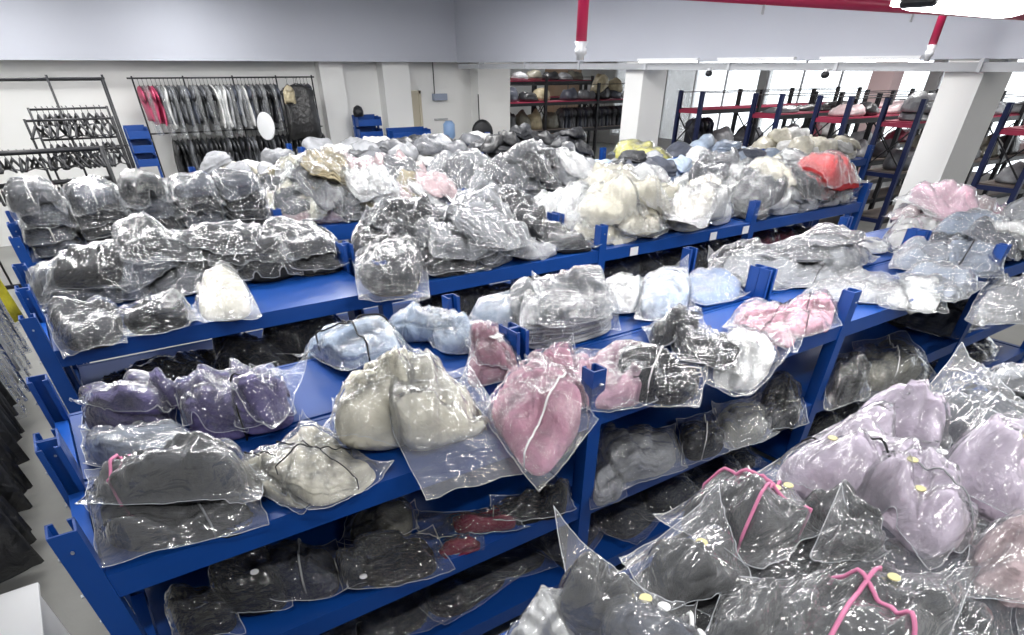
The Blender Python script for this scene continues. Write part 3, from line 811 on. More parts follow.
bag(HFS[1, 1], [(1.824, 0.151), (2.016, 0.082), (2.227, 0.433), (2.003, 0.491)], 0.09, 'pink', 'pink garment with a peaked flap behind the rack upright', res=36, film='mid', wr=0.017, flap=[(1, 1, 0.09)], n=4.6, p=3.6)
bag(HFS[1, 1], [(1.852, -0.044), (2.256, -0.13), (2.532, 0.298), (2.215, 0.517)], 0.1, 'rose', 'pale pink garment right of the rack upright', res=38, film='mid', wr=0.017, n=4.6, p=3.6)
bag(HFS[1, 1], [(2.1, 1.297), (2.156, 0.852), (2.542, 1.169), (2.537, 1.477)], 0.12, 'lblue', 'pale blue garment under a large crumpled flap, left of the grey stack', res=36, film='milky', wr=0.014, flap=[(1, 1, 0.12)])
bag(HFS[1, 1], [(2.219, 1.065), (2.243, 0.663), (2.673, 1.078), (2.591, 1.386)], 0.12, 'lgrey', 'pale grey garment wedged against the thick grey stack', res=30, film='milky')
bag(HFS[1, 1], [(2.113, 0.668), (2.713, 0.626), (3.078, 1.132), (2.58, 1.263)], 0.16, 'lgrey', 'thick stack of many thin pale grey garments in film with a paper edge', res=44, film='mid', layers=8, cs=(0.95, 0.93), p=8, n=5, wr=0.005, lump=0.12)
bag(HFS[1, 1], [(2.187, 0.598), (2.65, 0.611), (2.939, 1.043), (2.515, 1.128)], 0.06, 'lgrey', 'pale grey garment fanned out on top of the thick grey stack', res=34, film='mid', layers=3, p=6, n=5)
bag(HFS[1, 1], [(2.856, 0.86), (3.069, 0.758), (3.586, 1.351), (3.338, 1.458)], 0.1, 'white', 'white garment with dark buttons, right of the thick grey stack', res=30, film='mid', tags=[(0, 0, 'round')])
bag(HFS[1, 1], [(2.935, 0.657), (3.312, 0.574), (3.812, 1.111), (3.548, 1.23)], 0.14, 'lblue', 'light blue garment in a bag with a tall peak, second bay', res=34, film='mid', wr=0.014, flap=[(1, 1, 0.12)])
bag(HFS[1, 1], [(3.394, 0.66), (3.845, 0.598), (4.124, 0.952), (3.775, 1.068)], 0.09, 'blue', 'light blue garment lying flat in front of the rear uprights', res=32, film='milky')
bag(HFS[1, 1], [(2.088, -0.057), (2.443, -0.227), (2.832, 0.047), (2.449, 0.312)], 0.09, 'dark', 'dark leggings in shiny film tied with a white band', res=40, film='clear', wr=0.018, straps=[('white', 'u', 0, 0.2, 0.004), ('white', 'v', 0.1, 0.2, 0.003)])
bag(HFS[1, 1], [(2.66, -0.097), (2.812, -0.26), (3.285, -0.111), (3.312, 0.248)], 0.04, 'white', 'white garment corner sticking out over the front edge under the dark one', res=26, film='mid')
bag(HFS[1, 1], [(2.684, 0.075), (2.822, -0.177), (3.161, 0.102), (3.042, 0.597)], 0.08, 'dark', 'dark folded garment on top of a white one on the front edge, second bay', res=34, film='mid')
bag(HFS[1, 1], [(2.704, 0.288), (2.961, 0.2), (3.154, 0.455), (2.887, 0.556)], 0.08, 'char', 'charcoal garment behind the dark leggings', res=26, film='mid')
bag(HFS[1, 1], [(3.263, 0.277), (3.326, -0.142), (3.763, 0.099), (3.773, 0.492)], 0.08, 'mauve', 'mauve folded clothes tied with black bands, left pair', res=38, film='clear', wr=0.017, straps=[('black', 'u', 0.1, 0.1, 0.003)], n=4.6, p=3.6)
bag(HFS[1, 1], [(3.345, -0.067), (3.882, -0.049), (4.119, 0.202), (3.86, 0.333)], 0.08, 'mauve', 'mauve folded clothes tied with black bands, right one with a round white sticker', res=36, film='clear', wr=0.017, straps=[('black', 'u', -0.1, 0.2, 0.003)], tags=[(0.4, 0, 'round')], n=4.6, p=3.6)
bag(HFS[1, 1], [(4.043, 1.037), (4.619, 1.04), (4.952, 1.45), (4.595, 1.525)], 0.14, 'char', 'grey mittens shaped garment in a pointed clear bag by the rear upright', res=32, film='clear', wr=0.012, tags=[(0, -0.3, 'round')], flap=[(-1, 1, 0.1)])
bag(HFS[1, 1], [(3.963, 0.823), (4.56, 0.648), (5.023, 1.08), (4.577, 1.235)], 0.06, 'white', 'white flat garments beside the pointed clear bag', res=32, film='mid', layers=3)
bag(HFS[1, 1], [(4.138, 0.612), (4.857, 0.348), (5.291, 0.699), (4.719, 0.946)], 0.09, 'lgrey', 'pale grey flat garments in film tied with a thin cord', res=38, film='mid', layers=3, straps=[('black', 'u', 0.1, 0.2, 0.003)])
bag(HFS[1, 1], [(4.623, 0.841), (4.873, 0.471), (5.575, 0.68), (5.471, 1.181)], 0.12, 'lgrey', 'light beige grey clothes tied with a black cord in the third bay', res=38, film='mid', layers=3, straps=[('black', 'u', -0.2, 0.15, 0.003)])
bag(HFS[1, 1], [(4.207, 0.379), (4.513, -0.035), (5.115, 0.187), (4.839, 0.632)], 0.06, 'lgrey', 'glossy grey garment in long film near the front edge, third bay', res=36, film='milky', wr=0.012)
bag(HFS[1, 1], [(4.428, -0.005), (4.851, -0.224), (5.286, 0.078), (4.963, 0.301)], 0.04, 'white', 'black and white checked garment on the front edge, third bay', res=26, film='clear')
bag(HFS[1, 1], [(4.978, 0.184), (4.896, -0.201), (5.529, -0.141), (5.616, 0.334)], 0.08, 'bgrey', 'blue grey folded clothes at the front edge near the right upright', res=36, film='milky', layers=3)
bag(HFS[1, 1], [(5.349, 0.422), (5.651, 0.146), (6.328, 0.505), (5.927, 0.694)], 0.12, 'bgrey', 'blue grey folded clothes left of the cord-tied ones', res=34, film='milky', layers=3)
bag(HFS[1, 1], [(5.486, 0.129), (5.787, -0.144), (6.568, 0.188), (6.347, 0.517)], 0.12, 'bgrey', 'blue grey folded clothes tied with a thick black cord near the right upright', res=36, film='mid', layers=3, straps=[('black', 'u', -0.2, 0.3, 0.005)])
bag(HFS[1, 1], [(5.929, 0.824), (6.318, 0.556), (7.313, 1.004), (6.957, 1.249)], 0.15, 'olive', 'grey green garment under cloudy film in front of the square column', res=34, film='veil', wr=0.014)
bag(HFS[1, 1], [(5.073, -0.313), (5.451, -0.574), (6.353, -0.291), (5.983, -0.035)], 0.1, 'lgrey', 'pale grey clothes at the right edge behind the last upright', res=28, film='milky', layers=2)
bag(HFS[2, 1], [(0.091, 2.058), (0.37, 2.08), (0.447, 2.634), (0.067, 2.755)], 0.13, 'char', 'charcoal garment in crackled film at the front left corner of the second row', res=36, film='mid', wr=0.016)
bag(HFS[2, 1], [(0.403, 2.112), (0.764, 2.144), (0.791, 2.663), (0.422, 2.617)], 0.11, 'char', 'dark grey folded garment in glossy film next to the corner one, second row', res=34, film='clear', wr=0.012)
bag(HFS[2, 1], [(0.761, 2.171), (1.11, 2.061), (1.226, 2.869), (1.025, 2.946)], 0.13, 'cream', 'single cream white bundle at the front of the bare part of the second row', res=34, film='milky', wr=0.014)
bag(HFS[2, 1], [(0.007, 3.03), (0.364, 3.035), (0.384, 3.72), (-0.0, 3.603)], 0.11, 'lgrey', 'pale folded garments in flat film at the left end of the second row', res=32, film='mid', layers=3)
bag(HFS[2, 1], [(0.29, 2.952), (0.625, 2.771), (0.756, 3.416), (0.353, 3.694)], 0.14, 'slate', 'slate puffy rolled garments, left middle of the second row', res=36, film='mid', layers=3, wr=0.018)
bag(HFS[2, 1], [(0.385, 3.169), (0.717, 3.06), (0.838, 3.685), (0.523, 3.822)], 0.1, 'slate', 'slate puffy garment on top of the rolled ones in the second row', res=30, film='mid', layers=2, wr=0.018)
bag(HFS[2, 1], [(0.625, 2.761), (1.014, 2.705), (1.161, 3.528), (0.725, 3.536)], 0.15, 'grey', 'grey garments in shiny wrinkled film, middle of the first bay of second row', res=36, film='mid', layers=2, wr=0.016)
bag(HFS[2, 1], [(0.9, 2.913), (1.331, 2.885), (1.477, 3.584), (1.063, 3.63)], 0.16, 'slate', 'slate folded garment in taut film beside the black stack', res=34, film='mid', layers=2)
bag(HFS[2, 1], [(1.221, 2.79), (1.616, 2.763), (1.817, 3.478), (1.434, 3.576)], 0.15, 'black', 'black folded garments in film, left of the pair by the rear upright', res=34, film='clear', layers=3, cs=(0.93, 0.9), p=4)
bag(HFS[2, 1], [(1.595, 2.789), (1.968, 2.764), (2.123, 3.399), (1.778, 3.465)], 0.14, 'dark', 'black folded garments in film, right of the pair by the rear upright', res=34, film='clear', layers=3, cs=(0.93, 0.9), p=4)
bag(HFS[2, 1], [(0.528, 3.342), (0.841, 3.265), (0.908, 3.868), (0.589, 3.912)], 0.1, 'slate', 'rounded slate garment sticking up above the second row', res=28, film='milky')
bag(HFS[2, 1], [(1.785, 2.042), (2.179, 1.906), (2.685, 2.91), (2.15, 3.021)], 0.22, 'char', 'tall charcoal garment in open bags beside the front upright of the second row', res=38, film='mid', wr=0.02, layers=2)
bag(HFS[2, 1], [(2.027, 2.822), (2.309, 2.628), (2.586, 3.072), (2.347, 3.328)], 0.2, 'dark', 'dark garment behind the tall charcoal one, second row', res=28, film='mid', wr=0.02)

heap(2, 1, 0.1, 1.95, 2.85, 3.4, ['char', 'slate', 'dark'], layers=(1, .5), size=(.46, .5), H=.10, seed=4, res=22, lay=3)
heap(2, 1, 2.4, 3.95, 2.24, 3.4, ['grey', 'lgrey', 'char', 'grey'], layers=(1, .9, .4), size=(.44, .38), H=.11, seed=5, res=24, lay=4, wr=.02)
heap(2, 1, 4.05, 5.95, 2.24, 3.4, ['cream', 'cream', 'cream', 'white'], layers=(1, .9, .4), size=(.54, .42), H=.13, seed=6, res=28, lay=1, film='clear', wr=.02)
heap(2, 1, 6.05, 7.95, 2.24, 3.4, ['white', 'white', 'grey', 'cream'], layers=(1, .9, .4), size=(.46, .4), H=.11, seed=7, res=22, lay=3, film='mid', wr=.02)

bag(HFS[2, 1], [(4.854, 2.282), (4.965, 1.921), (6.527, 2.99), (7.196, 4.132)], 0.08, 'cream', 'cream puffy garment with upturned flaps, highest of the cream heap', res=30, film='milky')

# third row: tall tidy stacks in the first bay, heaps in the others
for c in range(5):
    for L in range(4):
        x = 0.08 + c * 0.385
        rn = random.Random(c * 9 + L)
        dx = rn.uniform(-.02, .02)
        dd = 0.05 * (3 - L) * 0
        Q = [(x + dx, 4.40), (x + .325 + dx, 4.42), (x + .32 + dx, 4.86), (x + dx, 4.86)]
        st = [('white', 'u', rn.uniform(-.2, .2), .05, .004)] if (c < 2 and L == 3) or (c == 0 and L == 1) else []
        bag(HFS[3, 1], Q, .122 + rn.uniform(-.015, .015), ['slate', 'char', 'slate', 'char', 'dark'][(c + (L % 2) * 2) % 5] if L < 3 else ['grey', 'slate', 'char', 'slate', 'slate'][c],
            'grey folded bagged clothes, %s in the %s, third row' % (('bottom one', 'second up', 'third up', 'topmost')[L], ('leftmost tall stack', 'tall stack next to the leftmost', 'middle tall stack', 'fourth tall stack', 'rightmost tall stack')[c]),
            group='tall stacks of grey folded clothes', layers=2, p=4, cs=(.93, .9), film='mid', res=24, straps=st, wr=.007, lump=.12)
heap(3, 1, 0.05, 1.95, 4.95, 5.6, ['white', 'lgrey', 'grey'], layers=(1, .9, .7), size=(.48, .6), H=.12, seed=8, res=18, wr=.02, lay=3)
heap(3, 1, 2.08, 3.95, 4.46, 5.6, ['cream', 'palepink', 'white', 'tan', 'grey', 'palepink'], layers=(1, .9, .8, .3), size=(.40, .38), H=.115, seed=9, res=22, wr=.022, lay=4)
heap(3, 1, 4.08, 5.95, 4.46, 5.6, ['lgrey', 'grey', 'grey', 'white', 'char'], layers=(1, .9, .7), size=(.42, .38), H=.12, seed=10, res=20, wr=.02, lay=3)
heap(3, 1, 6.08, 7.95, 4.46, 5.6, ['grey', 'slate', 'bgrey', 'lgrey', 'char', 'lblue'], layers=(1, .8, .3), size=(.44, .42), H=.11, seed=11, res=18, simple=True, lay=3)
heap(3, 1, 8.08, 9.95, 4.46, 5.6, ['lblue', 'bgrey', 'white', 'slate'], layers=(1, .9, .4), size=(.46, .42), H=.11, seed=51, res=18, simple=True)
heap(3, 1, 10.08, 11.9, 4.46, 5.6, ['cream', 'white', 'cream'], layers=(1, .9, .4), size=(.55, .45), H=.14, seed=52, res=18, simple=True)
heap(4, 1, 2.05, 3.95, 6.7, 7.9, ['white', 'grey', 'cream', 'lgrey'], layers=(1, .8, .3), size=(.46, .5), H=.12, seed=13, res=18, simple=True, lay=2)
heap(4, 1, 4.05, 5.95, 6.7, 7.9, ['grey', 'lgrey', 'grey', 'white', 'char'], layers=(1, .9, .8), size=(.46, .45), H=.13, seed=14, res=18, simple=True, lay=2)
heap(4, 1, 6.05, 7.95, 6.7, 7.9, ['dark', 'char', 'black', 'dark', 'grey'], layers=(1, .9, .8, .3), size=(.46, .42), H=.13, seed=15, res=18, simple=True, lay=2, wr=.02)
heap(5, 1, 4.05, 7.9, 8.9, 10.1, ['dark', 'char', 'grey', 'lgrey', 'white'], layers=(1, .6), size=(.55, .5), H=.12, seed=18, res=14, simple=True, lay=1, stuff=STUFF)


heap(1, 1, 6.75, 7.95, 0.62, 1.2, ['rose', 'rose', 'rose', 'palepink'], layers=(1, .9, .5), size=(.5, .5), H=.10, seed=21, res=30, film='milky', wr=.024, lay=3)
heap(1, 1, 6.1, 7.95, 0.02, .6, ['lgrey', 'bgrey', 'white', 'slate'], layers=(1, .3), size=(.46, .4), H=.10, seed=22, res=22, lay=3)
heap(1, 1, 4.1, 5.9, 0.62, 1.2, ['lgrey', 'white', 'grey'], layers=(.8,), size=(.46, .5), H=.08, seed=23, res=22, lay=3)

bag(HFS[1, 2], [(0.1, 0.122), (0.31, 0.05), (0.325, 0.233), (0.106, 0.35)], 0.16, 'black', 'black folded clothes in film at the left end of the middle shelf, with a tag', layers=3, p=4, film='clear', res=30)
bag(HFS[1, 2], [(0.267, 0.134), (0.51, 0.052), (0.563, 0.329), (0.296, 0.397)], 0.2, 'black', 'black folded clothes with a round white sticker on the middle shelf', layers=3, p=4, film='clear', tags=[(0.3, -0.6, 'round')], res=30)
bag(HFS[1, 2], [(0.471, 0.096), (0.724, 0.013), (0.795, 0.321), (0.524, 0.382)], 0.14, 'navy', 'dark navy clothes tied with a grey band on the middle shelf', layers=2, film='clear', straps=[('grey', 'u', 0, 0.1, 0.004)], res=30)
bag(HFS[1, 2], [(0.732, 0.035), (0.872, 0.013), (0.931, 0.185), (0.769, 0.214)], 0.1, 'char', 'charcoal garment in film beside the flat black one, middle shelf', film='mid', res=30)
bag(HFS[1, 2], [(0.767, -0.014), (1.149, -0.104), (1.212, 0.169), (0.86, 0.279)], 0.06, 'black', 'flat black folded garment with a round white sticker on the middle shelf', p=4, film='clear', tags=[(-0.72, -0.7, 'round')], cs=(0.8, 0.86), res=30)
bag(HFS[1, 2], [(0.839, 0.297), (1.146, 0.199), (1.239, 0.396), (0.955, 0.491)], 0.1, 'olive', 'olive grey garment in film behind the flat black one', film='mid', res=30)
bag(HFS[1, 2], [(1.163, -0.006), (1.357, -0.055), (1.399, 0.028), (1.193, 0.081)], 0.03, 'maroon', 'small maroon garment in film at the front of the middle shelf', film='clear', res=24)
bag(HFS[1, 2], [(1.172, 0.151), (1.589, -0.046), (1.594, 0.149), (1.241, 0.323)], 0.06, 'maroon', 'crimson printed garment in a large clear bag on the middle shelf', film='clear', cs=(0.6, 0.6), off=(0.3, -0.1), res=30)
bag(HFS[1, 2], [(1.512, 0.027), (1.854, -0.082), (1.948, 0.08), (1.605, 0.208)], 0.13, 'black', 'black garments in very glossy film beside the front upright', film='clear', wr=0.02, res=30)
bag(HFS[1, 2], [(2.138, -0.045), (2.631, -0.101), (2.882, 0.224), (2.478, 0.429)], 0.13, 'lgrey', 'pale grey folded clothes in film on the middle shelf, right of the front upright', film='milky', layers=4, p=4, straps=[], res=30)
bag(HFS[1, 2], [(1.995, -0.086), (2.193, -0.116), (2.324, 0.069), (2.157, 0.123)], 0.08, 'lgrey', 'thin pale garments in film tucked beside the front upright', film='clear', layers=4, res=22)
bag(HFS[1, 2], [(2.679, -0.079), (3.009, -0.122), (3.265, 0.22), (2.983, 0.251)], 0.12, 'dark', 'dark garment tied with a white cord in the middle shelf, second bay', film='clear', straps=[('white', 'u', 0.1, 0.3, 0.003)], wr=0.018, res=30)
bag(HFS[1, 2], [(2.975, -0.115), (3.395, -0.147), (3.638, 0.176), (3.326, 0.267)], 0.1, 'olive', 'olive grey garment in film, second bay of the middle shelf', film='milky', res=30)
bag(HFS[1, 2], [(3.312, -0.112), (3.7, -0.162), (4.09, 0.224), (3.754, 0.258)], 0.14, 'dark', 'dark garment with a looped cord in glossy film by the upright', film='clear', wr=0.02, straps=[('black', 'u', 0.1, 0.3, 0.003)], res=30)
bag(HFS[1, 2], [(3.958, -0.121), (4.369, -0.169), (4.948, 0.24), (4.621, 0.297)], 0.14, 'black', 'navy and black lace-like garment in film, third bay of the middle shelf', film='clear', wr=0.025, crum=0.016, res=30)
bag(HFS[1, 2], [(4.376, -0.148), (5.15, -0.233), (5.638, 0.262), (5.07, 0.331)], 0.1, 'olive', 'grey green garment tied in glossy film, third bay of the middle shelf', film='mid', straps=[('white', 'u', 0, 0.2, 0.003)], res=30)

heap(1, 2, 0.1, 3.9, 0.62, 1.2, ['black', 'dark', 'navy'], layers=(.9,), size=(.56, .6), H=.22, seed=31, res=18, film='clear')
heap(1, 2, 5.9, 7.9, 0.05, 1.1, ['dark', 'char', 'grey', 'slate'], layers=(.9, .3), size=(.5, .5), H=.16, seed=32, res=18, film='mid')
heap(1, 3, 0.4, 3.9, 0.03, 0.58, ['black', 'dark', 'navy', 'char'], layers=(1,), size=(.48, .5), H=.14, seed=33, res=24, film='mid', lay=3)
heap(1, 3, 4.1, 7.9, 0.03, 0.58, ['black', 'dark', 'char'], layers=(.8,), size=(.48, .5), H=.14, seed=34, res=18, film='mid', lay=3)
heap(2, 2, 0.08, 1.95, 2.24, 2.8, ['black', 'black', 'dark'], layers=(1,.8), size=(.52, .5), H=.15, seed=41, res=26, film='clear', lay=2, wr=.02)
heap(2, 2, 2.1, 3.95, 2.24, 2.8, ['char', 'olive', 'dark', 'white'], layers=(1,.8), size=(.5, .5), H=.14, seed=42, res=20, film='mid')
heap(2, 2, 4.1, 7.9, 2.24, 2.8, ['dark', 'black', 'olive', 'maroon', 'char'], layers=(1,.8), size=(.5, .5), H=.14, seed=43, res=18, film='mid')
heap(3, 2, 2.1, 7.9, 4.48, 5.0, ['dark', 'char', 'olive'], layers=(.9,), size=(.6, .5), H=.22, seed=44, res=14, simple=True, stuff=STUFF)


bag(HFS[2, 1], [(6.75, 2.14), (7.2, 2.14), (7.2, 2.6), (6.75, 2.6)], .09, 'char', 'striped dark and pale garments beside the bright red one', layers=4, res=24, group='bagged clothes on the top shelf of the second row')
bag(HFS[2, 1], [(7.15, 2.14), (7.95, 2.2), (7.85, 2.75), (7.2, 2.7)], .16, 'red', 'bright red garment at the right end of the second row', res=30, film='mid', cs=(.93, .93))
bag(HFS[3, 1], [(7.2, 5.05), (7.95, 5.05), (7.95, 5.6), (7.2, 5.6)], .2, 'yellow', 'pale yellow bundle on top of the heap near the centre column', res=26, film='clear', cs=(.93, .93))
bag(HFS[3, 1], [(6.0, 4.44), (6.5, 4.44), (6.5, 4.85), (6.0, 4.85)], .1, 'pink', 'small pink garment at the front of the third row heap', res=24, film='clear', cs=(.93, .93))


# ---------------------------------------------------------------- garments on rails
def hung(parent_loc, axis, L, w, t, col, label, group, name='hanging_garment', hanger='black', seed=0, cover=False, cat='garment', mset=None):
    """a garment on its hanger; axis 'x': the rail runs along X, the shoulders along Y; 'y' the other way round"""
    rnd = random.Random(seed)
    x0, y0, z0 = parent_loc
    root = empty(name, parent_loc, label, cat, group)
    def place(a, b, z):
        return (x0 + b, y0 + a, z0 + z) if axis == 'x' else (x0 + a, y0 + b, z0 + z)
    zs = [-0.075, -0.085, -0.11, -0.17, -0.3, -L * .45, -L * .65, -L * .85, -L + .01, -L]
    ws = [.06, .3, .62, 1.0, .95, .93, .95, 1.0, 1.03, 0.9]
    ts = [.35, .6, .9, 1, 1.05, 1.1, 1.1, 1.15, 1.2, .7]
    N = 20
    k = seed * 1.7
    P = []
    for i, z in enumerate(zs):
        row = []
        for q in range(N):
            th = 2 * PI * q / N
            c, s = math.cos(th), math.sin(th)
            rip = 1 + (0.35 * math.sin(3 * th + k) + .25 * math.sin(5 * th + 2 * k)) * min(1, i / 5)
            a = w / 2 * ws[i] * math.copysign(abs(c) ** .8, c)
            b = t / 2 * ts[i] * s * rip + 0.02 * math.sin(z * 9 + k)
            row.append(place(a, b, z + 0.02 * math.sin(2 * th + k) * (i == 9)))
        P.append(row)
    g = MB().grid(np.array(P), wrap=True)
    g.f.append([9 * N + q for q in range(N)][::-1]); g.f.append([q for q in range(N)])
    g.build('cloth', (mset or PM)[col], root, True)
    h = MB()
    h.tube([place(-w * .42, 0, -.13), place(0, 0, -.06), place(w * .42, 0, -.13)], 0.006, 6)
    h.tube([place(0, 0, -.06), place(0, 0, -.02), place(.02, 0, .012), place(0, 0, .028), place(-.018, 0, .01)], 0.003, 5)
    h.build('hanger', M[hanger], root)
    if cover:
        P2 = [[place(w / 2 * 1.12 * ww * math.cos(2 * PI * q / 16), t / 2 * 1.5 * math.sin(2 * PI * q / 16) * (1 + .3 * math.sin(3 * q + k)), z) for q in range(16)]
              for z, ww in ((-.07, .1), (-.09, .5), (-.16, 1.02), (-.4, 1.0), (-L * .8, 1.0), (-L - .16, 1.04))]
        MB().grid(np.array(P2), wrap=True).build('plastic_cover', FM['milky'], root, True)
    return root

def rail(name, label, posts, tops, r=0.014, mt='black', low=None):
    q = empty(name, (posts[0][0], posts[0][1], 0), label, 'garment rail')
    for (x, y, za, zb) in posts:
        MB().tube([(x, y, za), (x, y, zb)], r, 8).build('post', M[mt], q, True)
    for a, b in tops:
        MB().tube([a, b], r * .8, 8).build('hanging_bar', M[mt], q, True)
    return q

RY = 12.45
rail('wall_rail', 'two-tier black rail full of grey garments in front of the white back wall',
     [(x, RY, 0, T + 0.86) for x in (2.28, 3.1, 3.95, 4.75, 5.45)],
     [((2.2, RY, T + .83), (5.5, RY, T + .83)), ((2.2, RY, T + .06), (5.5, RY, T + .06))])
for x in (2.28, 3.1, 3.95, 4.75, 5.45):
    pass
rn = random.Random(3)
tones = {'dark': 'dark grey', 'char': 'charcoal', 'slate': 'slate grey', 'grey': 'grey', 'lgrey': 'light grey', 'white': 'white', 'navy': 'navy', 'black': 'black'}
x = 2.36
i = 0
while x < 5.4:
    c = 'hotpink' if x < 2.62 else rn.choice(['char', 'slate', 'dark', 'char', 'grey', 'slate'] + (['white', 'lgrey'] if (2.62 < x < 2.8 or 3.5 < x < 4.1) else []))
    if abs(x - 2.68) < .04: c = 'white'
    lab = 'raspberry pink garment at the left end of the upper wall rail' if c == 'hotpink' else '%s garment hanging on the upper bar of the back-wall rail' % tones[c]
    if not (4.72 < x < 5.05):
        hung((x, RY, T + .80), 'x', rn.uniform(.52, .66) if c not in ('white', 'lgrey') else .68, .44, .075, c, lab, 'raspberry garments on the upper bar' if c == 'hotpink' else '%s garments on the upper bar' % tones[c], seed=i, cover=(i % 3 == 1))
    x += 0.066 if c != 'hotpink' else .07
    i += 1
x = 2.62
while x < 5.45:
    c = rn.choice(['dark', 'char', 'char', 'grey'])
    hung((x, RY, T + .03), 'x', rn.uniform(.6, .7), .44, .08, c, '%s garment hanging on the lower bar of the back-wall rail' % tones[c], '%s garments on the lower bar' % tones[c], seed=i)
    x += 0.085
    i += 1
hung((5.02, RY - .28, T + .80), 'y', .9, .66, .2, 'black', 'bulky black coat hanging in front of the upper wall rail, right of the white disc', None, seed=91, name='black_coat', cat='coat')
hung((4.78, RY - .5, T + .80), 'y', .34, .22, .1, 'tan', 'small tan bag of cloth hanging before the black coat', None, seed=92, name='cloth_bag', cat='bag')
q = empty('round_board', (4.22, 12.0, T - .1), 'white oval disc standing tilted before the back-wall rail', 'disc')
c0 = Vector((4.22, 11.95, T + .13)); n0 = Vector((-.95, -.5, .1)).normalized()
MB().tube([c0 - n0 * .02, c0 - n0 * .016, c0 + n0 * .01, c0 + n0 * .014], .24, 28, rr=[.18, .21, .215, .2]).build('disc', M['white'], q, True)
MB().tube([(4.24, 11.97, 0), (4.24, 11.97, T - .05)], .012, 8).build('stand', M['black'], q)
MB().box(4.1, 4.4, 11.85, 12.15, 0, .03).build('foot', M['black'], q)

def bins(loc, w, n, label, extra=None):
    x, y, z1 = loc
    q = empty('bin_rack', (x, y, 0), label, 'bins')
    hgt = 0.2
    for s in (-1, 1):
        MB().box(x + s * w / 2 - .02, x + s * w / 2 + .02, y - .02, y + .02, 0, z1 - .02).build('post', M['blue'], q)
    for k in range(n):
        zt = z1 - k * hgt
        b = MB()
        b.box(x - w / 2, x + w / 2, y - .2, y + .12, zt - hgt + .02, zt - hgt + .03)
        b.box(x - w / 2, x + w / 2, y + .11, y + .12, zt - hgt + .02, zt)
        b.box(x - w / 2, x - w / 2 + .012, y - .2, y + .12, zt - hgt + .02, zt - .03)
        b.box(x + w / 2 - .012, x + w / 2, y - .2, y + .12, zt - hgt + .02, zt - .03)
        b.box(x - w / 2, x + w / 2, y - .21, y - .2, zt - hgt + .02, zt - .07)
        b.build('bin', M['blue'], q, bevel=.006)
        for j in range(3):
            g = random.Random(k * 5 + j)
            xx = x - w / 2 + w * (j + .6) / 3.3
            MB().tube([(xx, y - .05, zt - hgt + .03), (xx, y - .05, zt - hgt + .08), (xx + .01, y - .04, zt - hgt + .11)], .05, 8, rr=[.05, .055, .02]).build('small_item', M[g.choice(['white', 'black', 'steel'])], q, True)
    return q
bins((2.05, 12.3, T + .20), .34, 3, 'stack of blue bins standing left of the wall rail full of garments')
bins((6.45, 12.4, T + .22), .52, 3, 'stack of blue bins with a black hat on top, beside the white wall pillar')
q = empty('hat', (6.28, 12.35, T + .22), 'round black hat lying on top of the right blue bins', 'hat')
MB().tube([(6.28, 12.35, T + .2), (6.28, 12.35, T + .28), (6.28, 12.35, T + .35), (6.28, 12.35, T + .38)], .1, 12, rr=[.1, .11, .08, .02]).build('crown', M['black'], q, True)
bins((7.2, 12.0, T + .0), .9, 1, 'low blue bin rack in front of the beige door')

# left: black frame and hanger rack
rail('clothes_rail', 'tall thin black frame in front of the left part of the white wall',
     [(.92, 10, 0, T + .9), (1.58, 10, 0, T + .9), (-.6, 10, 0, T + .9), (1.62, 10.6, 0, T + .86)],
     [((-1.2, 10, T + .86), (1.6, 10, T + .86)), ((-1.2, 10.6, T + .84), (1.64, 10.6, T + .84)), ((-1.2, 10, T + .1), (1.6, 10, T + .1))], r=.016)
rn = random.Random(8)
for ri, (yy, zt, xa, xb, nm) in enumerate(((8.5, T + .20, -.9, 1.12, 'nearest'), (9.0, T + .47, .45, 1.42, 'middle'), (9.5, T + .56, .55, 1.45, 'farthest'))):
    rail('hanger_rail', '%s of the low black rails holding empty black hangers' % nm,
         [(xa, yy, 0, zt + .02), (xb, yy, 0, zt + .02)], [((xa, yy, zt), (xb, yy, zt)), ((xa, yy, zt - .32), (xb, yy, zt - .32)), ((xa, yy, .3), (xb, yy, .3))], r=.032 if ri == 0 else .015)
    for lev in (0, 1):
        x = xa + .08
        while x < xb - .05:
            z = zt - lev * .32
            y = yy + rn.uniform(-.02, .02)
            a = rn.uniform(-.5, .5)
            dx, dy = math.sin(a) * .21, math.cos(a) * .21
            h = MB()
            h.tube([(x - dx, y - dy, z - .17), (x, y, z - .06), (x + dx, y + dy, z - .17)], .017, 6)
            h.tube([(x - dx, y - dy, z - .17), (x + dx, y + dy, z - .17)], .007, 6)
            h.tube([(x, y, z - .06), (x, y, z + .0), (x + .012, y + .015, z + .022), (x, y + .022, z + .03), (x, y - .0, z + .02)], .004, 5)
            o = h.build('hanger', M['black'], None, True, origin=(x, y, z))
            tag(o, 'empty black hanger on the %s of the low black rails, %s bar' % (nm, ('upper', 'lower')[lev]), 'hanger', 'empty black hangers on the %s low rail' % nm)
            x += rn.uniform(.045, .09)

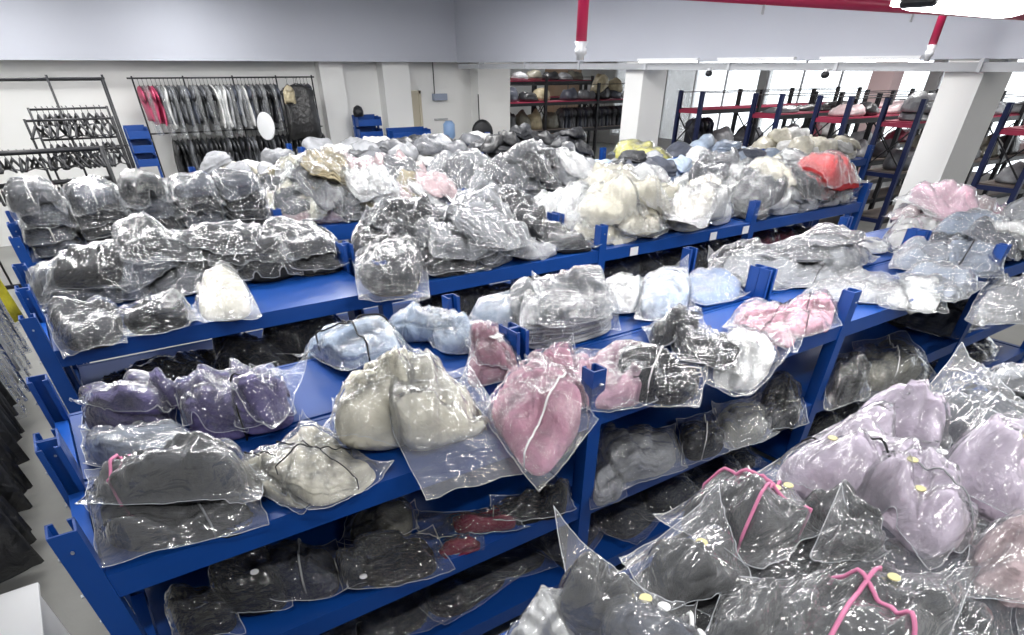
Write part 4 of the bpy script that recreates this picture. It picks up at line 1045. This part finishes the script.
# left aisle: rail with coats seen along its length
AX = -0.79
rail('aisle_rail', 'long clothes rail along the aisle at the left edge of the picture',
     [(AX, .9, 0, 1.62), (AX, 3.2, 0, 1.62), (AX, 5.4, 0, 1.62), (AX, 7.6, 0, 1.62)], [((AX, .8, 1.6), (AX, 7.7, 1.6))], r=.018)
y = 1.55
i = 200
seq = []
while y < 6.9:
    if y < 2.6: c = rn.choice(['black', 'black', 'dark'])
    elif y < 3.7: c = rn.choice(['navy', 'navy', 'dark', 'char'])
    elif y < 5.6: c = rn.choice(['lgrey', 'grey', 'lgrey'])
    elif y < 5.95: c = 'ygreen'
    elif y < 6.3: c = 'black'
    else: c = rn.choice(['grey', 'white'])
    nm = {'black': 'black', 'dark': 'dark', 'navy': 'navy', 'char': 'charcoal', 'lgrey': 'pale grey', 'grey': 'grey', 'ygreen': 'bright yellow', 'white': 'white'}[c]
    zone = 'near' if y < 2.6 else 'middle' if y < 3.7 else 'far'
    hung((AX + (.12 if c == 'ygreen' else 0), y, 1.57), 'y', rn.uniform(.95, 1.1) if c != 'ygreen' else .95, rn.uniform(.62, .74), .10, c, '%s long garment on the aisle rail at the left edge, %s part' % (nm, zone), '%s garments on the %s part of the aisle rail' % (nm, zone), seed=i, cover=(c in ('lgrey', 'grey') and i % 2 == 0))
    y += rn.uniform(.095, .13)
    i += 1
q = empty('low_cabinet', (-.95, 1.0, 0), 'white low cabinet at the bottom left corner of the picture', 'cabinet')
MB().box(-1.4, -.47, .2, 1.32, 0.03, .48).build('body', M['white'], q, bevel=.006)
MB().box(-1.42, -.45, .18, 1.34, .48, .50).build('top', M['white'], q, bevel=.004)
MB().box(-.468, -.455, .76, .775, .08, .44).build('door_gap', M['black'], q)

# ---------------------------------------------------------------- tall racks beyond the cross aisle
def tallrack(X0, nb, ya, yb, label, top=T + .6, lv=(T + .28, T - .42, T - 1.1), group=None, mt='navy'):
    r = empty('tall_rack', (X0, ya, 0), label, 'rack', group)
    for i in range(nb + 1):
        for j, y in enumerate((ya, yb)):
            upright(r, X0 + i * 2.0, y, top, .075, .065, 0, 1 if j == 0 else -1, M['navy' if i == 0 else 'black'])
        x = X0 + 2.0 * i
        MB().bar((x, ya, T - .35), (x, yb, T + .2), .02).bar((x, yb, T - .35), (x, ya, T + .2), .02).build('cross_brace', M['black'], r)
    for z in lv:
        for i in range(nb):
            a, c = X0 + 2 * i + .04, X0 + 2 * i + 1.96
            for y in (ya - .01, yb + .01):
                MB().box(a, c, y - .012, y + .012, z - .07, z).build('beam', M['black'], r)
            MB().box(a, c, ya + .01, yb - .01, z - .005, z + .018).build('shelf_board', M['red' if z > T else 'card2'], r)
        for x in (X0, X0 + 2 * nb):
            MB().box(x - .02, x + .02, ya + .03, yb - .03, z - .06, z).build('side_beam', M['red' if z > T else 'navy'], r)
    for x in np.arange(X0, X0 + 2 * nb, 2.0):
        pass
    MB().tube([(X0, ya, top - .03), (X0 + 2 * nb, ya, top - .03)], .008, 6).tube([(X0, yb, top - .03), (X0 + 2 * nb, yb, top - .03)], .008, 6).build('tie_rod', M['black'], r)
    return r
TR = [(2.25, 2.85, 'tall dark rack right of the square column with a black roll on its shelf'), (4.1, 4.7, 'tall dark rack with red shelves just left of the square column'),
      (5.35, 5.95, 'second tall dark rack with red shelves left of the square column'), (6.75, 7.35, 'tall dark rack with red shelves in the middle of the window side'), (8.7, 9.3, 'tall dark rack with red shelves beside the centre column')]
for k, (ya, yb, lab) in enumerate(TR):
    tallrack(12.55, 3, ya, yb, lab)
def bundle_heap(x0, x1, y0, y1, z, pal, size, H, seed, where, prob=1.0, layers=1, res=14):
    hf = HF(x0, x1, y0, y1, z, pad=.2)
    rnd = random.Random(seed)
    for L in range(layers):
        nx, ny = max(1, round((x1 - x0) / size[0])), max(1, round((y1 - y0) / size[1]))
        for i in range(nx):
            for j in reversed(range(ny)):
                if rnd.random() > prob * (.7 if L else 1): continue
                cx, cy = x0 + (i + .5 + rnd.uniform(-.2, .2)) * (x1 - x0) / nx, y0 + (j + .5) * (y1 - y0) / ny
                a = rnd.uniform(-.3, .3)
                w, h = size[0] * .55, min(size[1], y1 - y0) * .5
                c, s = math.cos(a), math.sin(a)
                Q = [(cx + c * q * w - s * r_ * h, cy + s * q * w + c * r_ * h) for q, r_ in ((-1, -1), (1, -1), (1, 1), (-1, 1))]
                col = rnd.choice(pal)
                bag(hf, Q, H * rnd.uniform(.7, 1.2), col, '%s clothes bundle %s' % (CN.get(col, col), where), cat='bundle', group='%s clothes bundles %s' % (CN.get(col, col), where), simple=True, res=res, layers=2, wr=.02, name='clothes_bundle')
bundle_heap(12.7, 14.4, 4.12, 4.68, T + .30, ['lgrey', 'lgrey', 'white'], (.6, .6), .2, 1, 'on the red shelf left of the square column', layers=2)
bundle_heap(14.7, 18.4, 4.12, 4.68, T + .30, ['grey', 'lgrey', 'dark'], (.8, .6), .16, 2, 'on the far end of the red shelf left of the column')
bundle_heap(12.7, 18.4, 5.37, 5.93, T + .30, ['lgrey', 'grey', 'dark', 'palepink'], (.75, .6), .16, 3, 'on the second red shelf', .8)
bundle_heap(12.7, 18.4, 6.77, 7.33, T + .30, ['dark', 'grey', 'palepink', 'black'], (.9, .6), .13, 4, 'on the red shelf amid the window side', .6)
bundle_heap(12.7, 18.4, 8.72, 9.28, T + .30, ['lgrey', 'dark'], (.9, .6), .08, 5, 'on the red shelf by the centre column', .35)
bundle_heap(12.7, 16.4, 2.27, 2.83, T + .30, ['black', 'black', 'char'], (1.3, .6), .2, 6, 'on the rack right of the square column')
for k, (ya, yb) in enumerate(((2.27, 2.83), (4.12, 4.68), (5.37, 5.93), (6.77, 7.33), (8.72, 9.28))):
    bundle_heap(12.7, 18.4, ya, yb, T - .40, ['dark', 'grey', 'lgrey', 'lgrey', 'maroon', 'palepink', 'olive', 'grey', 'white'], (.8, .6), .28, 20 + k,
                ('low on the rack right of the column', 'low on the rack left of the column', 'low on the second tall rack', 'low on the middle tall rack', 'low on the rack by the centre column')[k], .95)

# ---------------------------------------------------------------- the part seen through the gap between the pillars
tallrack(11.2, 3, 15.0, 15.6, 'dark rack with red shelves seen through the gap, left of the centre column', top=T + .62, lv=(T + .2, T - .45))
tallrack(11.2, 3, 17.6, 18.2, 'farthest dark rack with red shelves deep in the gap', top=T + .75, lv=(T + .2, T - .45, T + .62))
bundle_heap(11.3, 17.0, 15.02, 15.58, T + .23, ['dark', 'grey', 'lgrey', 'slate', 'tan', 'char'], (.6, .6), .3, 31, 'heaped on the red shelf in the gap', .9, layers=2)
bundle_heap(11.3, 17.0, 17.62, 18.18, T + .64, ['olive', 'tan', 'grey', 'dark', 'lgrey'], (.6, .6), .26, 32, 'on the highest far shelf in the gap', .95)
bundle_heap(11.3, 13.8, 15.02, 15.58, T - .43, ['black', 'dark', 'olive', 'tan', 'char'], (.5, .6), .4, 33, 'under the red shelf in the gap', .95, layers=1)
rn = random.Random(12)
x = 14.0
while x < 17.0:
    c = rn.choice(['char', 'grey', 'slate', 'grey'])
    hung((x, 15.3, T + .12), 'x', .62, .45, .09, c, '%s jacket hanging under the red shelf in the gap left of centre column' % tones[c], '%s jackets hanging in the gap' % tones[c], seed=i, name='hanging_jacket')
    x += .11
    i += 1
x = 12.75
while x < 13.3:
    hung((x, 9.0, T + .2), 'x', .55, .42, .09, 'navy' if i % 3 else 'dark', ('navy' if i % 3 else 'dark') + ' jacket hanging under the red shelf right of the centre column', ('navy' if i % 3 else 'dark') + ' jackets right of the centre column', seed=i, name='hanging_jacket')
    x += .12
    i += 1
for k, (x, z, w, h, c) in enumerate(((11.0, T + .62, .5, .4, 'cardboard'), (13.2, T + 1.0 - .38, .55, .4, 'cardboard'), (16.4, T + .62, .6, .42, 'cardboard'))):
    q = empty('cardboard_box', (x + .4, 19.0, 0), ('brown board carton leftmost in the gap', 'brown board carton in the middle of the gap', 'brown board carton rightmost in the gap')[k], 'box')
    MB().box(x + .1, x + .1 + w * 2, 18.8, 19.4, 0, z + h).build('carton_body', M[c], q, bevel=.01)
    MB().box(x + .1 + w - .03, x + .13 + w, 18.79, 18.8, 0.2, z + h).build('tape', M['card2'], q)

# ---------------------------------------------------------------- by the door
q = empty('wall_box', (8.5, 12.93, T + .4), 'grey blue electrical box on the white wall right of the beige door', 'box')
MB().box(8.38, 8.72, 12.86, 12.98, T + .40, T + .52).build('box_body', mat('greyblue_enamel', rgb(150, 160, 180), .5), q, bevel=.008)
MB().tube([(8.45, 12.97, T + .52), (8.45, 12.97, CEIL)], .01, 6).build('conduit', M['black'], q)
MB().box(8.4, 8.75, 12.95, 12.985, T + .04, T + .07).build('ledge', M['steel'], q)
q = empty('water_dispenser', (8.3, 12.0, 0), 'slim pale blue and white dispenser standing near the door', 'dispenser')
MB().box(8.12, 8.40, 11.9, 12.2, 0, T - .28).build('cabinet', M['white'], q, bevel=.02)
MB().tube([(8.25, 12.05, T - .28), (8.25, 12.05, T - .2), (8.25, 12.05, T + .02), (8.25, 12.05, T + .08)], .13, 14, rr=[.05, .13, .13, .07]).build('bottle', mat('pale_blue_plastic', rgb(140, 172, 214), .3), q, True)
MB().box(8.19, 8.32, 11.87, 11.9, T - .6, T - .45).build('tap_recess', M['black'], q)
q = empty('standing_fan', (9.0, 11.9, 0), 'dark oval fan standing before the white pillar', 'fan')
MB().tube([(9.0, 11.9, 0), (9.0, 11.9, .04)], .2, 16).build('foot', M['black'], q)
MB().tube([(9.0, 11.9, 0), (9.0, 11.9, T - .1)], .015, 8).build('pole', M['black'], q)
fc = Vector((9.0, 11.85, T - .15)); fn = Vector((-.55, -1, 0)).normalized()
MB().tube([fc - fn * .06, fc - fn * .03, fc + fn * .03, fc + fn * .05], .24, 24, rr=[.12, .24, .24, .18]).build('fan_guard', M['black'], q, True)
q = empty('wall_clock', (7.68, 12.6, T + .75), 'small dark wall fitting above the beige door', 'fitting')
MB().box(7.74, 7.84, 12.93, 12.99, T + .66, T + .82).build('casing', M['black'], q, bevel=.01)
q = empty('pole_on_wall', (9.35, 12.6, 0), 'thin black rod leaning on the white pillar near the gap', 'rod')
MB().tube([(9.40, 12.55, 0), (9.40, 12.62, T + .5)], .012, 8).build('rod', M['black'], q, True)

# past the 300 bags that show largest, the rest is one object
CPX = CAM
cand = []
for o in list(COL.objects):
    if o.parent is None and o.name.split('.')[0] == 'bagged_garment':
        ms = [o] if o.type == 'MESH' else [c for c in COL.objects if c.parent == o]
        big = max(ms, key=lambda c: max(c.dimensions))
        bb = [Vector(b) for b in big.bound_box]
        size = (bb[6] - bb[0]).length
        d = (o.location - CAM).length
        cand.append(((size / d) ** 2 * (0.4 if o.location.z < T - .45 else 1.0) * RANKW.get(o.name, 1.5), o, ms))
cand.sort(key=lambda t: -t[0])
REST = []
kids = {}
for _, o, ms in cand[300:]:
    for c in ms:
        off = np.array(wl(c))
        V = np.array([v.co[:] for v in c.data.vertices]) + off
        REST.append((V, [tuple(p.vertices) for p in c.data.polygons], c.data.materials[0]))
    for c in {c.name for c in ms} | {o.name}:
        bpy.data.objects.remove(bpy.data.objects[c])
REST += [(v, f, PM[c]) for v, f, c in STUFF]
if REST:
    mats = []
    V, F, MI = [], [], []
    for v, f, m_ in REST:
        if m_ not in mats: mats.append(m_)
        b = len(V)
        V += v.tolist()
        F += [tuple(b + i for i in q) for q in f]
        MI += [mats.index(m_)] * len(f)
    o = mesh_of('bagged_garments', V, F, mats[0])
    for m_ in mats[1:]: o.data.materials.append(m_)
    o.data.polygons.foreach_set('material_index', MI)
    tag(o, 'remaining small bagged garments deep in the shelves and on the farthest racks', 'bagged clothes', kind='stuff')
